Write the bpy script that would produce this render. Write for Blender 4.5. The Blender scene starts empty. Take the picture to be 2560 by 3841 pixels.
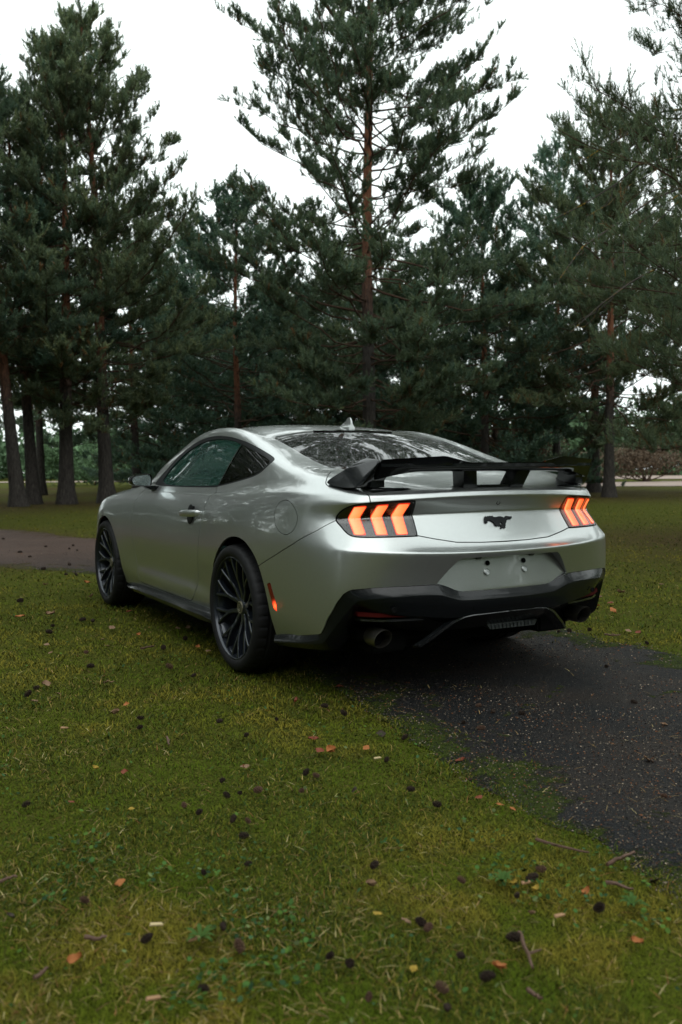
import bpy, bmesh, math, random
import numpy as np
from mathutils import Vector, Matrix
# ---------------------------------------------------------------- camera, world, sun, exposure
C = bpy.context.scene
COL = C.collection
cam_d = bpy.data.cameras.new('camera'); cam = bpy.data.objects.new('camera', cam_d)
COL.objects.link(cam); C.camera = cam
cam_d.sensor_fit = 'VERTICAL'; cam_d.sensor_height = 36.0; cam_d.sensor_width = 24.0
cam_d.lens = 30.607; cam_d.clip_start = .05; cam_d.clip_end = 3000
_R = Vector((.86949047, -.49390336, -.00676724)); _U = Vector((.03098762, .04086855, .9986839)); _F = Vector((.49297676, .86855583, -.0508397))
cam.matrix_world = Matrix(((_R.x, _U.x, -_F.x, -2.76493), (_R.y, _U.y, -_F.y, -4.40561), (_R.z, _U.z, -_F.z, 1.10990), (0, 0, 0, 1)))
cam_d.dof.use_dof = True; cam_d.dof.focus_distance = 4.6; cam_d.dof.aperture_fstop = 3.2

SUN_EL, SUN_ROT = math.radians(48), math.radians(200)
world = bpy.data.worlds.new('World'); C.world = world; world.use_nodes = True
wt = world.node_tree; wt.nodes.clear()
_o = wt.nodes.new('ShaderNodeOutputWorld'); _b = wt.nodes.new('ShaderNodeBackground')
_sky = wt.nodes.new('ShaderNodeTexSky'); _sky.sky_type = 'NISHITA'; _sky.sun_disc = False
_sky.sun_elevation = SUN_EL; _sky.sun_rotation = SUN_ROT; _sky.dust_density = 6; _sky.air_density = 1.5
_hs = wt.nodes.new('ShaderNodeHueSaturation'); _hs.inputs['Saturation'].default_value = .12
_mx = wt.nodes.new('ShaderNodeMix'); _mx.data_type = 'RGBA'; _mx.inputs['Factor'].default_value = .85   # a closed cloud layer over the clear sky
_mx.inputs['B'].default_value = (17.9, 19.5, 19.2, 1)
wt.links.new(_sky.outputs['Color'], _hs.inputs['Color']); wt.links.new(_hs.outputs['Color'], _mx.inputs['A'])
wt.links.new(_mx.outputs['Result'], _b.inputs['Color']); _b.inputs['Strength'].default_value = .1
wt.links.new(_b.outputs['Background'], _o.inputs['Surface'])
sun_d = bpy.data.lights.new('sun', 'SUN'); sun = bpy.data.objects.new('sun', sun_d); COL.objects.link(sun)
sun_d.energy = .5; sun_d.angle = math.radians(60); sun_d.color = (1, .97, .93)
sun.rotation_euler = (math.pi / 2 - SUN_EL, 0, math.pi - SUN_ROT)
C.view_settings.view_transform = 'Standard'; C.view_settings.look = 'None'
C.view_settings.exposure = -0.08; C.view_settings.gamma = 1.0; C.view_settings.use_curve_mapping = False
C.cycles.use_denoising = True; C.cycles.max_bounces = 6; C.cycles.diffuse_bounces = 2; C.cycles.glossy_bounces = 3
C.cycles.transparent_max_bounces = 8; C.cycles.transmission_bounces = 4; C.cycles.caustics_reflective = False; C.cycles.caustics_refractive = False
# ---------------------------------------------------------------- car body surface (numpy)
def cc_subdivide(V, F, sharp):
    """one Catmull-Clark step on quads; sharp = {(a,b): s}"""
    nV = len(V); nF = len(F)
    E = np.stack([F, np.roll(F, -1, 1)], -1).reshape(-1, 2)
    Es = np.sort(E, 1)
    key = Es[:, 0].astype(np.int64) * (nV + 1) + Es[:, 1]
    uk, first, inv = np.unique(key, return_index=True, return_inverse=True)
    inv = inv.ravel()
    ue = Es[first]; nE = len(ue)
    cnt = np.bincount(inv, minlength=nE)
    fp = V[F].mean(1)
    fsum = np.zeros((nE, V.shape[1])); np.add.at(fsum, inv, np.repeat(fp, 4, 0))
    mid = V[ue].mean(1)
    s = np.array([sharp.get((a, b), 0.0) for a, b in ue.tolist()]) if sharp else np.zeros(nE)
    s = np.where(cnt < 2, 10.0, s)
    smooth = (V[ue].sum(1) + fsum) / 4
    t = np.clip(s, 0, 1)[:, None]
    ep = smooth * (1 - t) + mid * t
    # vertices
    n = np.bincount(F.ravel(), minlength=nV).astype(float)
    Favg = np.zeros_like(V); np.add.at(Favg, F.ravel(), np.repeat(fp, 4, 0)); Favg /= n[:, None]
    ne = np.bincount(ue.ravel(), minlength=nV).astype(float)
    Ravg = np.zeros_like(V); np.add.at(Ravg, ue.ravel(), np.repeat(mid, 2, 0)); Ravg /= ne[:, None]
    vs = (Favg + 2 * Ravg + (n[:, None] - 3) * V) / n[:, None]
    sh = s > 0
    nsh = np.bincount(ue[sh].ravel(), minlength=nV)
    ssum = np.zeros(nV); np.add.at(ssum, ue[sh].ravel(), np.repeat(s[sh], 2))
    oth = np.zeros_like(V)
    np.add.at(oth, ue[sh, 0], V[ue[sh, 1]]); np.add.at(oth, ue[sh, 1], V[ue[sh, 0]])
    cr = (oth + 6 * V) / 8
    tv = np.clip(ssum / np.maximum(nsh, 1), 0, 1)[:, None]
    nv = vs.copy()
    m2 = nsh == 2; m3 = nsh > 2
    nv[m2] = vs[m2] * (1 - tv[m2]) + cr[m2] * tv[m2]
    nv[m3] = vs[m3] * (1 - tv[m3]) + V[m3] * tv[m3]
    ei = (nV + nF + inv).reshape(-1, 4)
    fi = nV + np.arange(nF)
    NF = []
    for k in range(4):
        NF.append(np.stack([F[:, k], ei[:, k], fi, ei[:, k - 1]], 1))
    NF = np.stack(NF, 1).reshape(-1, 4)
    ns = {}
    for (a, b), sv in zip(ue.tolist(), s.tolist()):
        if 0 < sv - 1 < 9:
            pass
    base = nV + nF
    for i in np.nonzero((s > 1) & (cnt == 2))[0].tolist():
        a, b = ue[i]; m = base + i; sv = s[i] - 1
        ns[(min(a, m), max(a, m))] = sv; ns[(min(b, m), max(b, m))] = sv
    return np.vstack([nv, fp, ep]), NF, ns

# half body control net; w = distance outwards from the centre line, y forwards, z up
YS = [-.72, -.50, -.25, 0., .25, .50, .80, 1.2, 1.6, 2.0, 2.3, 2.72, 3.0, 3.3]
SIDE_Z = dict(
 r0=[.245, .24, .235, .235, .235, .233, .232, .232, .232, .232, .232, .232, .232, .232], r0b=[.33]*14,
 r1=[.42]*14, r2=[.58, .59, .60, .60, .60, .60, .60, .60, .60, .60, .60, .60, .58, .56],
 r3=[.73, .735, .74, .74, .74, .74, .735, .73, .73, .73, .73, .73, .70, .66],
 r3b=[.80, .81, .815, .815, .815, .81, .805, .80, .80, .80, .80, .795, .765, .71],
 r4=[.88, .885, .885, .883, .88, .877, .873, .87, .87, .87, .868, .855, .815, .75],
 r5b=[.945, .947, .945, .94, .935, .93, .926, .924, .922, .918, .91, .888, .845, .78],
 r5=[.990, .990, .985, .980, .972, .962, .957, .955, .953, .945, .935, .906, .862, .80],
 r6=[1.022, 1.035, 1.047, 1.028, 1.002, .983, .979, .979, .980, .982, .962, .930, .888, .825],
 r7=[1.052, 1.090, 1.135, 1.195, 1.255, 1.298, 1.318, 1.285, 1.178, 1.033, .972, .943, .902, .84],
 r8=[1.070, 1.102, 1.158, 1.230, 1.292, 1.337, 1.362, 1.352, 1.275, 1.108, .985, .952, .912, .85],
 r9=[1.062, 1.110, 1.183, 1.258, 1.322, 1.364, 1.388, 1.391, 1.335, 1.180, 1.008, .967, .927, .865],
 r10=[1.062, 1.115, 1.191, 1.268, 1.333, 1.374, 1.398, 1.403, 1.355, 1.205, 1.018, .973, .932, .87])
SIDE_W = dict(
 r0=[.878, .893, .905, .910, .895, .885, .882, .881, .881, .882, .890, .910, .890, .82],
 r0b=[.897, .915, .932, .936, .921, .909, .907, .906, .906, .906, .916, .936, .916, .84],
 r1=[.907, .928, .945, .948, .928, .908, .900, .898, .900, .908, .930, .945, .925, .85],
 r2=[.912, .938, .956, .958, .945, .928, .919, .917, .920, .927, .941, .952, .932, .86],
 r3=[.913, .940, .957, .958, .945, .926, .916, .914, .918, .926, .939, .950, .928, .855],
 r3b=[.907, .936, .954, .954, .941, .921, .910, .908, .913, .920, .932, .942, .918, .84],
 r4=[.896, .928, .945, .945, .930, .909, .898, .896, .902, .909, .919, .926, .90, .815],
 r5b=[.889, .915, .926, .922, .905, .886, .876, .874, .878, .886, .895, .899, .868, .785],
 r5=[.872, .893, .898, .891, .876, .861, .853, .851, .855, .863, .866, .858, .825, .75],
 r6=[.825, .838, .845, .843, .839, .836, .833, .832, .833, .832, .805, .79, .76, .69],
 r7=[.770, .775, .778, .764, .744, .728, .719, .715, .722, .757, .70, .69, .66, .60],
 r8=[.655, .640, .625, .610, .603, .600, .600, .600, .612, .665, .56, .55, .52, .47],
 r9=[.365, .355, .345, .34, .335, .33, .33, .33, .337, .365, .30, .29, .28, .25],
 r10=[0]*14)
ROWS = ['r0', 'r0b', 'r1', 'r2', 'r3', 'r3b', 'r4', 'r5b', 'r5', 'r6', 'r7', 'r8', 'r9', 'r10']
REAR = dict(   # columns: corner, then outwards to the middle
 r5=[(.775, -.895, .985), (.69, -.990, .986), (.55, -1.030, .992), (.38, -1.046, .998), (.19, -1.055, 1.002), (0, -1.058, 1.003)],
 r5b=[(.792, -.905, .943), (.70, -1.005, .945), (.55, -1.052, .956), (.38, -1.069, .965), (.19, -1.078, .970), (0, -1.081, .971)],
 r4=[(.797, -.887, .872), (.675, -.967, .879), (.53, -1.000, .884), (.37, -1.021, .887), (.185, -1.033, .888), (0, -1.037, .889)],
 r3b=[(.838, -.918, .790), (.715, -1.030, .783), (.56, -1.080, .772), (.38, -1.106, .756), (.19, -1.118, .750), (0, -1.122, .749)],
 r3=[(.858, -.945, .735), (.757, -1.046, .728), (.59, -1.112, .721), (.39, -1.149, .716), (.195, -1.167, .714), (0, -1.172, .713)],
 r2=[(.866, -.945, .58), (.768, -1.038, .57), (.59, -1.099, .56), (.39, -1.134, .55), (.195, -1.151, .548), (0, -1.156, .548)],
 r1=[(.864, -.930, .42), (.765, -1.020, .41), (.59, -1.075, .40), (.39, -1.108, .40), (.195, -1.122, .40), (0, -1.126, .40)],
 r0b=[(.858, -.913, .33), (.758, -1.002, .32), (.585, -1.055, .32), (.39, -1.087, .32), (.195, -1.100, .32), (0, -1.104, .32)],
 r0=[(.852, -.900, .245), (.75, -.985, .26), (.58, -1.035, .25), (.39, -1.065, .25), (.195, -1.078, .25), (0, -1.082, .25)])
def bul(w): return .030 * max(0.0, 1 - (abs(w) / .60) ** 2)
for _k in REAR: REAR[_k] = [(w, y - bul(w) * (.3 if _k in ('r2', 'r1', 'r0b', 'r0') else 1) - (.017 * min(1.0, max(0.0, (.80 - w) / .22)) if _k == 'r3' else 0), z) for w, y, z in REAR[_k]]
FRONT = dict(
 r5=[(.63, 3.50, .755), (.52, 3.58, .755), (.40, 3.62, .76), (.24, 3.645, .765), (.12, 3.655, .77), (0, 3.66, .77)],
 r5b=[(.66, 3.52, .73), (.54, 3.61, .73), (.41, 3.65, .735), (.25, 3.67, .74), (.12, 3.68, .745), (0, 3.685, .745)],
 r4=[(.69, 3.52, .70), (.56, 3.62, .70), (.42, 3.66, .70), (.26, 3.68, .705), (.13, 3.69, .71), (0, 3.695, .71)],
 r3b=[(.72, 3.53, .66), (.58, 3.63, .66), (.43, 3.67, .66), (.27, 3.69, .66), (.13, 3.70, .66), (0, 3.705, .66)],
 r3=[(.74, 3.53, .60), (.59, 3.63, .60), (.44, 3.67, .60), (.27, 3.69, .60), (.14, 3.70, .60), (0, 3.705, .60)],
 r2=[(.75, 3.53, .50), (.60, 3.63, .50), (.44, 3.67, .50), (.28, 3.69, .50), (.14, 3.70, .50), (0, 3.705, .50)],
 r1=[(.75, 3.52, .38), (.60, 3.62, .38), (.44, 3.66, .38), (.28, 3.68, .38), (.14, 3.69, .38), (0, 3.695, .38)],
 r0b=[(.74, 3.50, .31), (.59, 3.595, .31), (.435, 3.635, .31), (.275, 3.655, .31), (.135, 3.665, .31), (0, 3.67, .31)],
 r0=[(.73, 3.48, .24), (.58, 3.57, .24), (.43, 3.61, .24), (.27, 3.63, .24), (.13, 3.64, .24), (0, 3.645, .24)])

def body_net():
    pts = []; row = []; ix = {}
    def add(k, p, r):
        if k in ix: return
        ix[k] = len(pts); pts.append(p); row.append(r)
    nS = len(YS); nr = len(ROWS)
    for s in (1, -1):
        for i, y in enumerate(YS):
            for j, r in enumerate(ROWS):
                w = SIDE_W[r][i]
                k = ('S', i, j, s if w > 0 else 0)
                add(k, (w * s, y, SIDE_Z[r][i]), j)
        for nm, T in (('R', REAR), ('F', FRONT)):
            for j, r in enumerate(ROWS[:9]):
                for c, (w, y, z) in enumerate(T[r]):
                    add((nm, c, j, s if w > 0 else 0), (w * s, y, z), j)
    faces = []; sharp = {}
    def g(nm, a, b, s):
        return ix[(nm, a, b, s)] if (nm, a, b, s) in ix else ix[(nm, a, b, 0)]
    def quad(a, b, c, d, s):
        faces.append((a, b, c, d) if s > 0 else (d, c, b, a))
    def cr(a, b, v): sharp[(min(a, b), max(a, b))] = v
    for s in (1, -1):
        for i in range(nS - 1):
            for j in range(nr - 1):
                quad(g('S', i, j, s), g('S', i + 1, j, s), g('S', i + 1, j + 1, s), g('S', i, j + 1, s), s)
        for nm, i0, fl in (('R', 0, 1), ('F', nS - 1, -1)):
            for j in range(8):
                quad(g(nm, 0, j, s), g('S', i0, j, s), g('S', i0, j + 1, s), g(nm, 0, j + 1, s), s * fl)
                for c in range(5):
                    quad(g(nm, c + 1, j, s), g(nm, c, j, s), g(nm, c, j + 1, s), g(nm, c + 1, j + 1, s), s * fl)
            # corner quad and the deck strip
            quad(g(nm, 0, 8, s), g('S', i0, 8, s), g('S', i0, 9, s), g(nm, 1, 8, s), s * fl)
            for c in range(1, 5):
                quad(g(nm, c, 8, s), g('S', i0, 8 + c, s), g('S', i0, 9 + c, s), g(nm, c + 1, 8, s), s * fl)
        for c in range(5):
            a = lambda j, c=c: (g('R', c, j, s), g('R', c + 1, j, s))
            cr(*a(6), 2.8); cr(*a(4), 2.4); cr(*a(7), 2.0); cr(*a(8), 1.6)
        for i in range(5): cr(g('S', i, 8, s), g('S', i + 1, 8, s), (1.4, 1.4, 1.3, 1.0, .5)[i])
        cr(g('R', 0, 8, s), g('S', 0, 8, s), 1.4)
        cr(g('R', 0, 4, s), g('S', 0, 4, s), .5)
        for i in range(5, 9): cr(g('S', i, 2, s), g('S', i + 1, 2, s), .9)
    return np.array(pts, float), np.array(faces), np.array(row, float), sharp

def body_surface(levels=4):
    P, F, row, sharp = body_net()
    T = P.copy(); A = P.copy()
    for it in range(5):
        v, f, s = A, F, sharp
        for l in range(2): v, f, s = cc_subdivide(v, f, s)
        A = A + (T - v[:len(T)]) * .9
        A[np.abs(T[:, 0]) < 1e-9, 0] = 0
    X = np.hstack([A, row[:, None]])
    f, s = F, sharp
    for l in range(levels): X, f, s = cc_subdivide(X, f, s)
    V = X[:, :3]; R = X[:, 3]
    tri = np.vstack([f[:, [0, 1, 2]], f[:, [0, 2, 3]]])
    n = np.cross(V[tri[:, 1]] - V[tri[:, 0]], V[tri[:, 2]] - V[tri[:, 0]])
    N = np.zeros_like(V)
    for k in range(3): np.add.at(N, tri[:, k], n)
    N /= np.linalg.norm(N, axis=1)[:, None] + 1e-12
    keep = (V[:, 0][tri] > -1e-6).all(1)
    tri = tri[keep]
    used = np.unique(tri); mp = -np.ones(len(V), int); mp[used] = np.arange(len(used))
    D = np.hstack([V, N, R[:, None]])[used]
    D[np.abs(D[:, 0]) < 1e-5, 0] = 0
    return D, mp[tri]          # columns: w y z  nw ny nz  row ; only w >= 0
# ---------------------------------------------------------------- cutting panels out of the body surface
def compact(D, T):
    u = np.unique(T); mp = np.zeros(len(D), int); mp[u] = np.arange(len(u)); return D[u], mp[T]
def cut(M, f):
    """split a triangle mesh along f = 0 -> (negative part, positive part)"""
    D, T = M
    f = np.where(np.abs(f) < 1e-7, 1e-7, f); s = f > 0; c = s[T].sum(1)
    neg, pos, mix = T[c == 0], T[c == 3], T[(c == 1) | (c == 2)]
    if len(mix) == 0: return compact(D, neg) if len(neg) else (D[:0], T[:0]), compact(D, pos) if len(pos) else (D[:0], T[:0])
    cm = s[mix].sum(1); lone = np.where((cm == 1)[:, None], s[mix], ~s[mix]); k = lone.argmax(1)
    r = np.arange(len(mix)); a, b, d = mix[r, k], mix[r, (k + 1) % 3], mix[r, (k + 2) % 3]
    E = np.vstack([np.stack([a, b], 1), np.stack([a, d], 1)]); Es = np.sort(E, 1)
    u, inv = np.unique(Es[:, 0].astype(np.int64) * (len(D) + 1) + Es[:, 1], return_inverse=True); inv = inv.ravel()
    i0 = (u // (len(D) + 1)).astype(int); i1 = (u % (len(D) + 1)).astype(int)
    t = (f[i0] / (f[i0] - f[i1]))[:, None]; ND = D[i0] * (1 - t) + D[i1] * t
    n = len(mix); p = len(D) + inv[:n]; q = len(D) + inv[n:]; D2 = np.vstack([D, ND])
    one = np.stack([a, p, q], 1); two = np.vstack([np.stack([p, b, d], 1), np.stack([p, d, q], 1)])
    lp = s[a]; l2 = np.concatenate([lp, lp])
    P = np.vstack([pos, one[lp], two[~l2]]); Ng = np.vstack([neg, one[~lp], two[l2]])
    return compact(D2, Ng), compact(D2, P)
def sdf(P, poly):
    """signed distance to a closed polygon, negative inside"""
    poly = np.asarray(poly, float); A = poly; B = np.roll(poly, -1, 0)
    d = np.full(len(P), 1e9); ins = np.zeros(len(P), bool)
    for a, b in zip(A, B):
        e = b - a; w = P - a; L = (e * e).sum()
        if L < 1e-14: continue
        t = np.clip((w @ e) / L, 0, 1); d = np.minimum(d, np.hypot(*(w - t[:, None] * e).T))
        if a[1] != b[1]:
            c = (a[1] > P[:, 1]) != (b[1] > P[:, 1])
            ins ^= c & (P[:, 0] < (b[0] - a[0]) * (P[:, 1] - a[1]) / (b[1] - a[1]) + a[0])
    return np.where(ins, -d, d)
def smooth_poly(pts, n=3, closed=True):
    """Chaikin rounding"""
    p = [np.array(q, float) for q in pts]
    for _ in range(n):
        q = []
        m = len(p)
        for i in range(m if closed else m - 1):
            a, b = p[i], p[(i + 1) % m]; q += [a * .75 + b * .25, a * .25 + b * .75]
        p = ([p[0]] + q + [p[-1]]) if not closed else q
    return np.array(p)
def yz(M): return M[0][:, [1, 2]]
def wz(M): return M[0][:, [0, 2]]
def wy(M): return M[0][:, [0, 1]]
def masked(f, m): return np.where(m, f, 1.0)
def take(M, f, gap=0.0):
    """(piece inside f<0, the rest) with an open joint of width 2*gap"""
    if gap <= 0: return cut(M, f)
    return cut(M, f + gap)[0], cut(M, f - gap)[1]
def shifted(M, off):
    """move a piece along its normals (number or per-vertex array)"""
    D = M[0].copy(); D[:, :3] += D[:, 3:6] * (np.asarray(off).reshape(-1, 1)); return D, M[1]
def with_walls(M, depth):
    """thickness: boundary edges folded inwards; keeps the surface normals, walls get their own"""
    D, T = M; E = np.vstack([T[:, [0, 1]], T[:, [1, 2]], T[:, [2, 0]]])
    key = np.sort(E, 1); k = key[:, 0].astype(np.int64) * (len(D) + 1) + key[:, 1]
    u, inv, cnt = np.unique(k, return_inverse=True, return_counts=True); B = E[cnt[inv.ravel()] == 1]
    B = B[~((np.abs(D[B[:, 0], 0]) < 1e-4) & (np.abs(D[B[:, 1], 0]) < 1e-4))]
    V, N = D[:, :3], D[:, 3:6]
    if len(B) == 0: return V, N, T
    a, b = V[B[:, 0]], V[B[:, 1]]; na, nb = N[B[:, 0]], N[B[:, 1]]
    wn = np.cross(b - a, (na + nb) / 2); wn /= np.linalg.norm(wn, axis=1)[:, None] + 1e-12
    # vertex-averaged wall normals
    acc = np.zeros_like(V); np.add.at(acc, B[:, 0], wn); np.add.at(acc, B[:, 1], wn)
    acc /= np.linalg.norm(acc, axis=1)[:, None] + 1e-12
    wa, wb = acc[B[:, 0]], acc[B[:, 1]]
    m = len(B); n0 = len(V); r = np.arange(m)
    V2 = np.vstack([V, a, b, a - na * depth, b - nb * depth]); N2 = np.vstack([N, wa, wb, wa, wb])
    ia, ib, ic, idd = n0 + r, n0 + m + r, n0 + 2 * m + r, n0 + 3 * m + r
    W = np.vstack([np.stack([ib, ia, ic], 1), np.stack([ib, ic, idd], 1)])
    return V2, N2, np.vstack([T, W])
def skin(name, M, mat, sides, parent, depth=.014, col=None):
    """mesh object(s) from a piece of the half body; sides: (-1,), (1,) or (-1, 1) = one object over both halves"""
    V, N, T = with_walls(M, depth) if depth else (M[0][:, :3], M[0][:, 3:6], M[1])
    Vs, Ns, Ts, o = [], [], [], 0
    for s in sides:
        sc = np.array([s, 1, 1.0]); Vs.append(V * sc); Ns.append(N * sc); Ts.append((T if s > 0 else T[:, ::-1]) + o); o += len(V)
    return np_obj(name, np.vstack(Vs), np.vstack(Ts), mat, parent, np.vstack(Ns))
# ---------------------------------------------------------------- helpers
def link(o, parent=None):
    COL.objects.link(o)
    if parent is not None: o.parent = parent
    return o
def empty(name, loc=(0, 0, 0), rz=0, parent=None):
    o = bpy.data.objects.new(name, None); o.location = loc; o.rotation_euler = (0, 0, rz); o.empty_display_size = .1
    return link(o, parent)
def tag(o, label=None, cat=None, group=None, kind=None):
    if label: o['label'] = label
    if cat: o['category'] = cat
    if group: o['group'] = group
    if kind: o['kind'] = kind
    return o
def np_mesh(name, V, F, N=None, col=None, attrs=None):
    """V (n,3); F (m,3) or (m,4) int; N vertex normals; col vertex colours (n,3)"""
    V = np.ascontiguousarray(V, np.float32); F = np.ascontiguousarray(F, np.int32)
    me = bpy.data.meshes.new(name); k = F.shape[1]
    me.vertices.add(len(V)); me.vertices.foreach_set('co', V.ravel())
    me.loops.add(F.size); me.loops.foreach_set('vertex_index', F.ravel())
    me.polygons.add(len(F)); me.polygons.foreach_set('loop_start', np.arange(0, F.size, k, dtype=np.int32))
    me.update(calc_edges=True)
    if N is not None:
        me.polygons.foreach_set('use_smooth', np.ones(len(F), bool))
        me.normals_split_custom_set_from_vertices(np.asarray(N, float).tolist())
    if col is not None:
        a = me.color_attributes.new('tint', 'FLOAT_COLOR', 'POINT')
        a.data.foreach_set('color', np.hstack([col, np.ones((len(V), 1))]).astype(np.float32).ravel())
    for nm, val in (attrs or {}).items():
        a = me.attributes.new(nm, 'FLOAT', 'POINT'); a.data.foreach_set('value', np.asarray(val, np.float32))
    return me
def np_obj(name, V, F, mat, parent=None, N=None, col=None, attrs=None, smooth=False, loc=None):
    me = np_mesh(name, V, F, N, col, attrs)
    if smooth: me.polygons.foreach_set('use_smooth', np.ones(len(me.polygons), bool))
    if mat: me.materials.append(mat)
    o = bpy.data.objects.new(name, me)
    if loc is not None: o.location = loc
    return link(o, parent)
def bm_obj(name, bm, mat, parent=None, smooth=None, loc=None):
    me = bpy.data.meshes.new(name); bm.normal_update(); bm.to_mesh(me); bm.free()
    if mat: me.materials.append(mat)
    if smooth is not None:
        me.polygons.foreach_set('use_smooth', np.ones(len(me.polygons), bool)); me.set_sharp_from_angle(angle=math.radians(smooth))
    o = bpy.data.objects.new(name, me)
    if loc is not None: o.location = loc
    return link(o, parent)
def add_loft(bm, rings, closed=True, caps=True, loop=False):
    """rings: list of equal-length point lists"""
    R = [[bm.verts.new(p) for p in r] for r in rings]; n = len(R[0])
    pairs = list(zip(R[:-1], R[1:])) + ([(R[-1], R[0])] if loop else [])
    for a, b in pairs:
        for i in range(n if closed else n - 1):
            j = (i + 1) % n
            try: bm.faces.new((a[i], a[j], b[j], b[i]))
            except ValueError: pass
    if caps and closed and not loop:
        bm.faces.new(R[0][::-1]); bm.faces.new(R[-1])
    return R
def add_box(bm, x0, x1, y0, y1, z0, z1):
    return add_loft(bm, [[(x0, y0, z), (x1, y0, z), (x1, y1, z), (x0, y1, z)] for z in (z0, z1)])
def add_tube(bm, pts, rad, n=8, caps=True):
    pts = [Vector(p) for p in pts]; rings = []; prev = None
    for i, p in enumerate(pts):
        d = (pts[min(i + 1, len(pts) - 1)] - pts[max(i - 1, 0)]).normalized()
        a = (prev - d * prev.dot(d)).normalized() if prev is not None else d.orthogonal().normalized()
        prev = a; b = d.cross(a); r = rad[i] if hasattr(rad, '__len__') else rad
        rings.append([p + (a * math.cos(t) + b * math.sin(t)) * r for t in [2 * math.pi * k / n for k in range(n)]])
    return add_loft(bm, rings, caps=caps)
def fix_normals(bm): bmesh.ops.recalc_face_normals(bm, faces=bm.faces[:])

# ---- materials
class NT:
    def __init__(s, name):
        s.m = bpy.data.materials.new(name); s.m.use_nodes = True; s.t = s.m.node_tree
        s.b = s.t.nodes['Principled BSDF']; s.out = s.t.nodes['Material Output']
    def n(s, typ, **kw):
        nd = s.t.nodes.new('ShaderNode' + typ)
        for k, v in kw.items():
            if k in ('blend_type', 'operation', 'data_type', 'feature', 'attribute_name', 'noise_dimensions', 'distance'): setattr(nd, k, v)
            else: nd.inputs[k.replace('_', ' ')].default_value = v
        return nd
    def l(s, a, b): s.t.links.new(a, b)
    def set(s, **kw):
        for k, v in kw.items():
            k = k.replace('_', ' ')
            s.b.inputs[k].default_value = (*v, 1) if isinstance(v, tuple) and len(v) == 3 and 'Color' in k or k == 'Specular Tint' and len(v) == 3 else v
        return s
    def pos(s, scale=None):
        g = s.n('TexCoord')
        return g.outputs['Object']
    def noise(s, scale, detail=3, rough=.55, vec=None, dist=0):
        nd = s.n('TexNoise', Scale=scale, Detail=detail, Roughness=rough, Distortion=dist)
        if vec is not None: s.l(vec, nd.inputs['Vector'])
        return nd.outputs['Fac']
    def vor(s, scale, feature='F1', vec=None, rand=1, out='Distance'):
        nd = s.n('TexVoronoi', feature=feature, Scale=scale, Randomness=rand)
        if vec is not None: s.l(vec, nd.inputs['Vector'])
        return nd.outputs[out]
    def ramp(s, fac, stops, mode='LINEAR'):
        nd = s.t.nodes.new('ShaderNodeValToRGB'); cr = nd.color_ramp; cr.interpolation = mode
        while len(cr.elements) < len(stops): cr.elements.new(.5)
        for e, (p, c) in zip(cr.elements, stops): e.position = p; e.color = (*c, 1) if len(c) == 3 else c
        s.l(fac, nd.inputs['Fac']); return nd.outputs['Color']
    def mix(s, fac, a, b, mode='MIX'):
        nd = s.n('Mix', data_type='RGBA', blend_type=mode)
        for src, key in ((fac, 'Factor'), (a, 'A'), (b, 'B')):
            i = [q for q in nd.inputs if q.name == key and (q.type == 'RGBA' if key != 'Factor' else q.type == 'VALUE')][0]
            if hasattr(src, 'links'): s.l(src, i)
            else: i.default_value = (*src, 1) if isinstance(src, tuple) and len(src) == 3 else src
        return [q for q in nd.outputs if q.type == 'RGBA'][0]
    def math(s, op, a, b=0, clamp=False):
        nd = s.n('Math', operation=op); nd.use_clamp = clamp
        for i, v in enumerate((a, b)):
            if hasattr(v, 'links'): s.l(v, nd.inputs[i])
            else: nd.inputs[i].default_value = v
        return nd.outputs[0]
    def bump(s, h, strength=.3, dist=.01, to='Normal', prev=None):
        nd = s.n('Bump', Strength=strength, Distance=dist); s.l(h, nd.inputs['Height'])
        if prev is not None: s.l(prev, nd.inputs['Normal'])
        if to: s.l(nd.outputs['Normal'], s.b.inputs[to])
        return nd.outputs['Normal']
    def col(s, c): s.l(c, s.b.inputs['Base Color'])
    def attr(s, name, out='Color'): return s.n('Attribute', attribute_name=name).outputs[out]

def drops(s, coarse=1.0, to='Coat Normal', strength=.5):
    """rain beads standing on a surface"""
    p = s.pos()
    def layer(scale, rad, part):
        d = s.vor(scale, vec=p); c = s.vor(scale, vec=p, out='Color'); sp = s.t.nodes.new('ShaderNodeSeparateColor'); s.l(c, sp.inputs[0])
        on = s.math('GREATER_THAN', sp.outputs[0], 1 - part)
        hgt = s.math('SUBTRACT', 1.0, s.math('DIVIDE', d, s.math('MULTIPLY', rad, s.math('ADD', .55, s.math('MULTIPLY', sp.outputs[1], .45)))), True)
        return s.math('MULTIPLY', s.math('POWER', hgt, .6), on)
    h = s.math('ADD', layer(260 / coarse, .42, .55), s.math('MULTIPLY', layer(120 / coarse, .36, .22), 1.7))
    return s.bump(h, strength, .0022, to)

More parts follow.
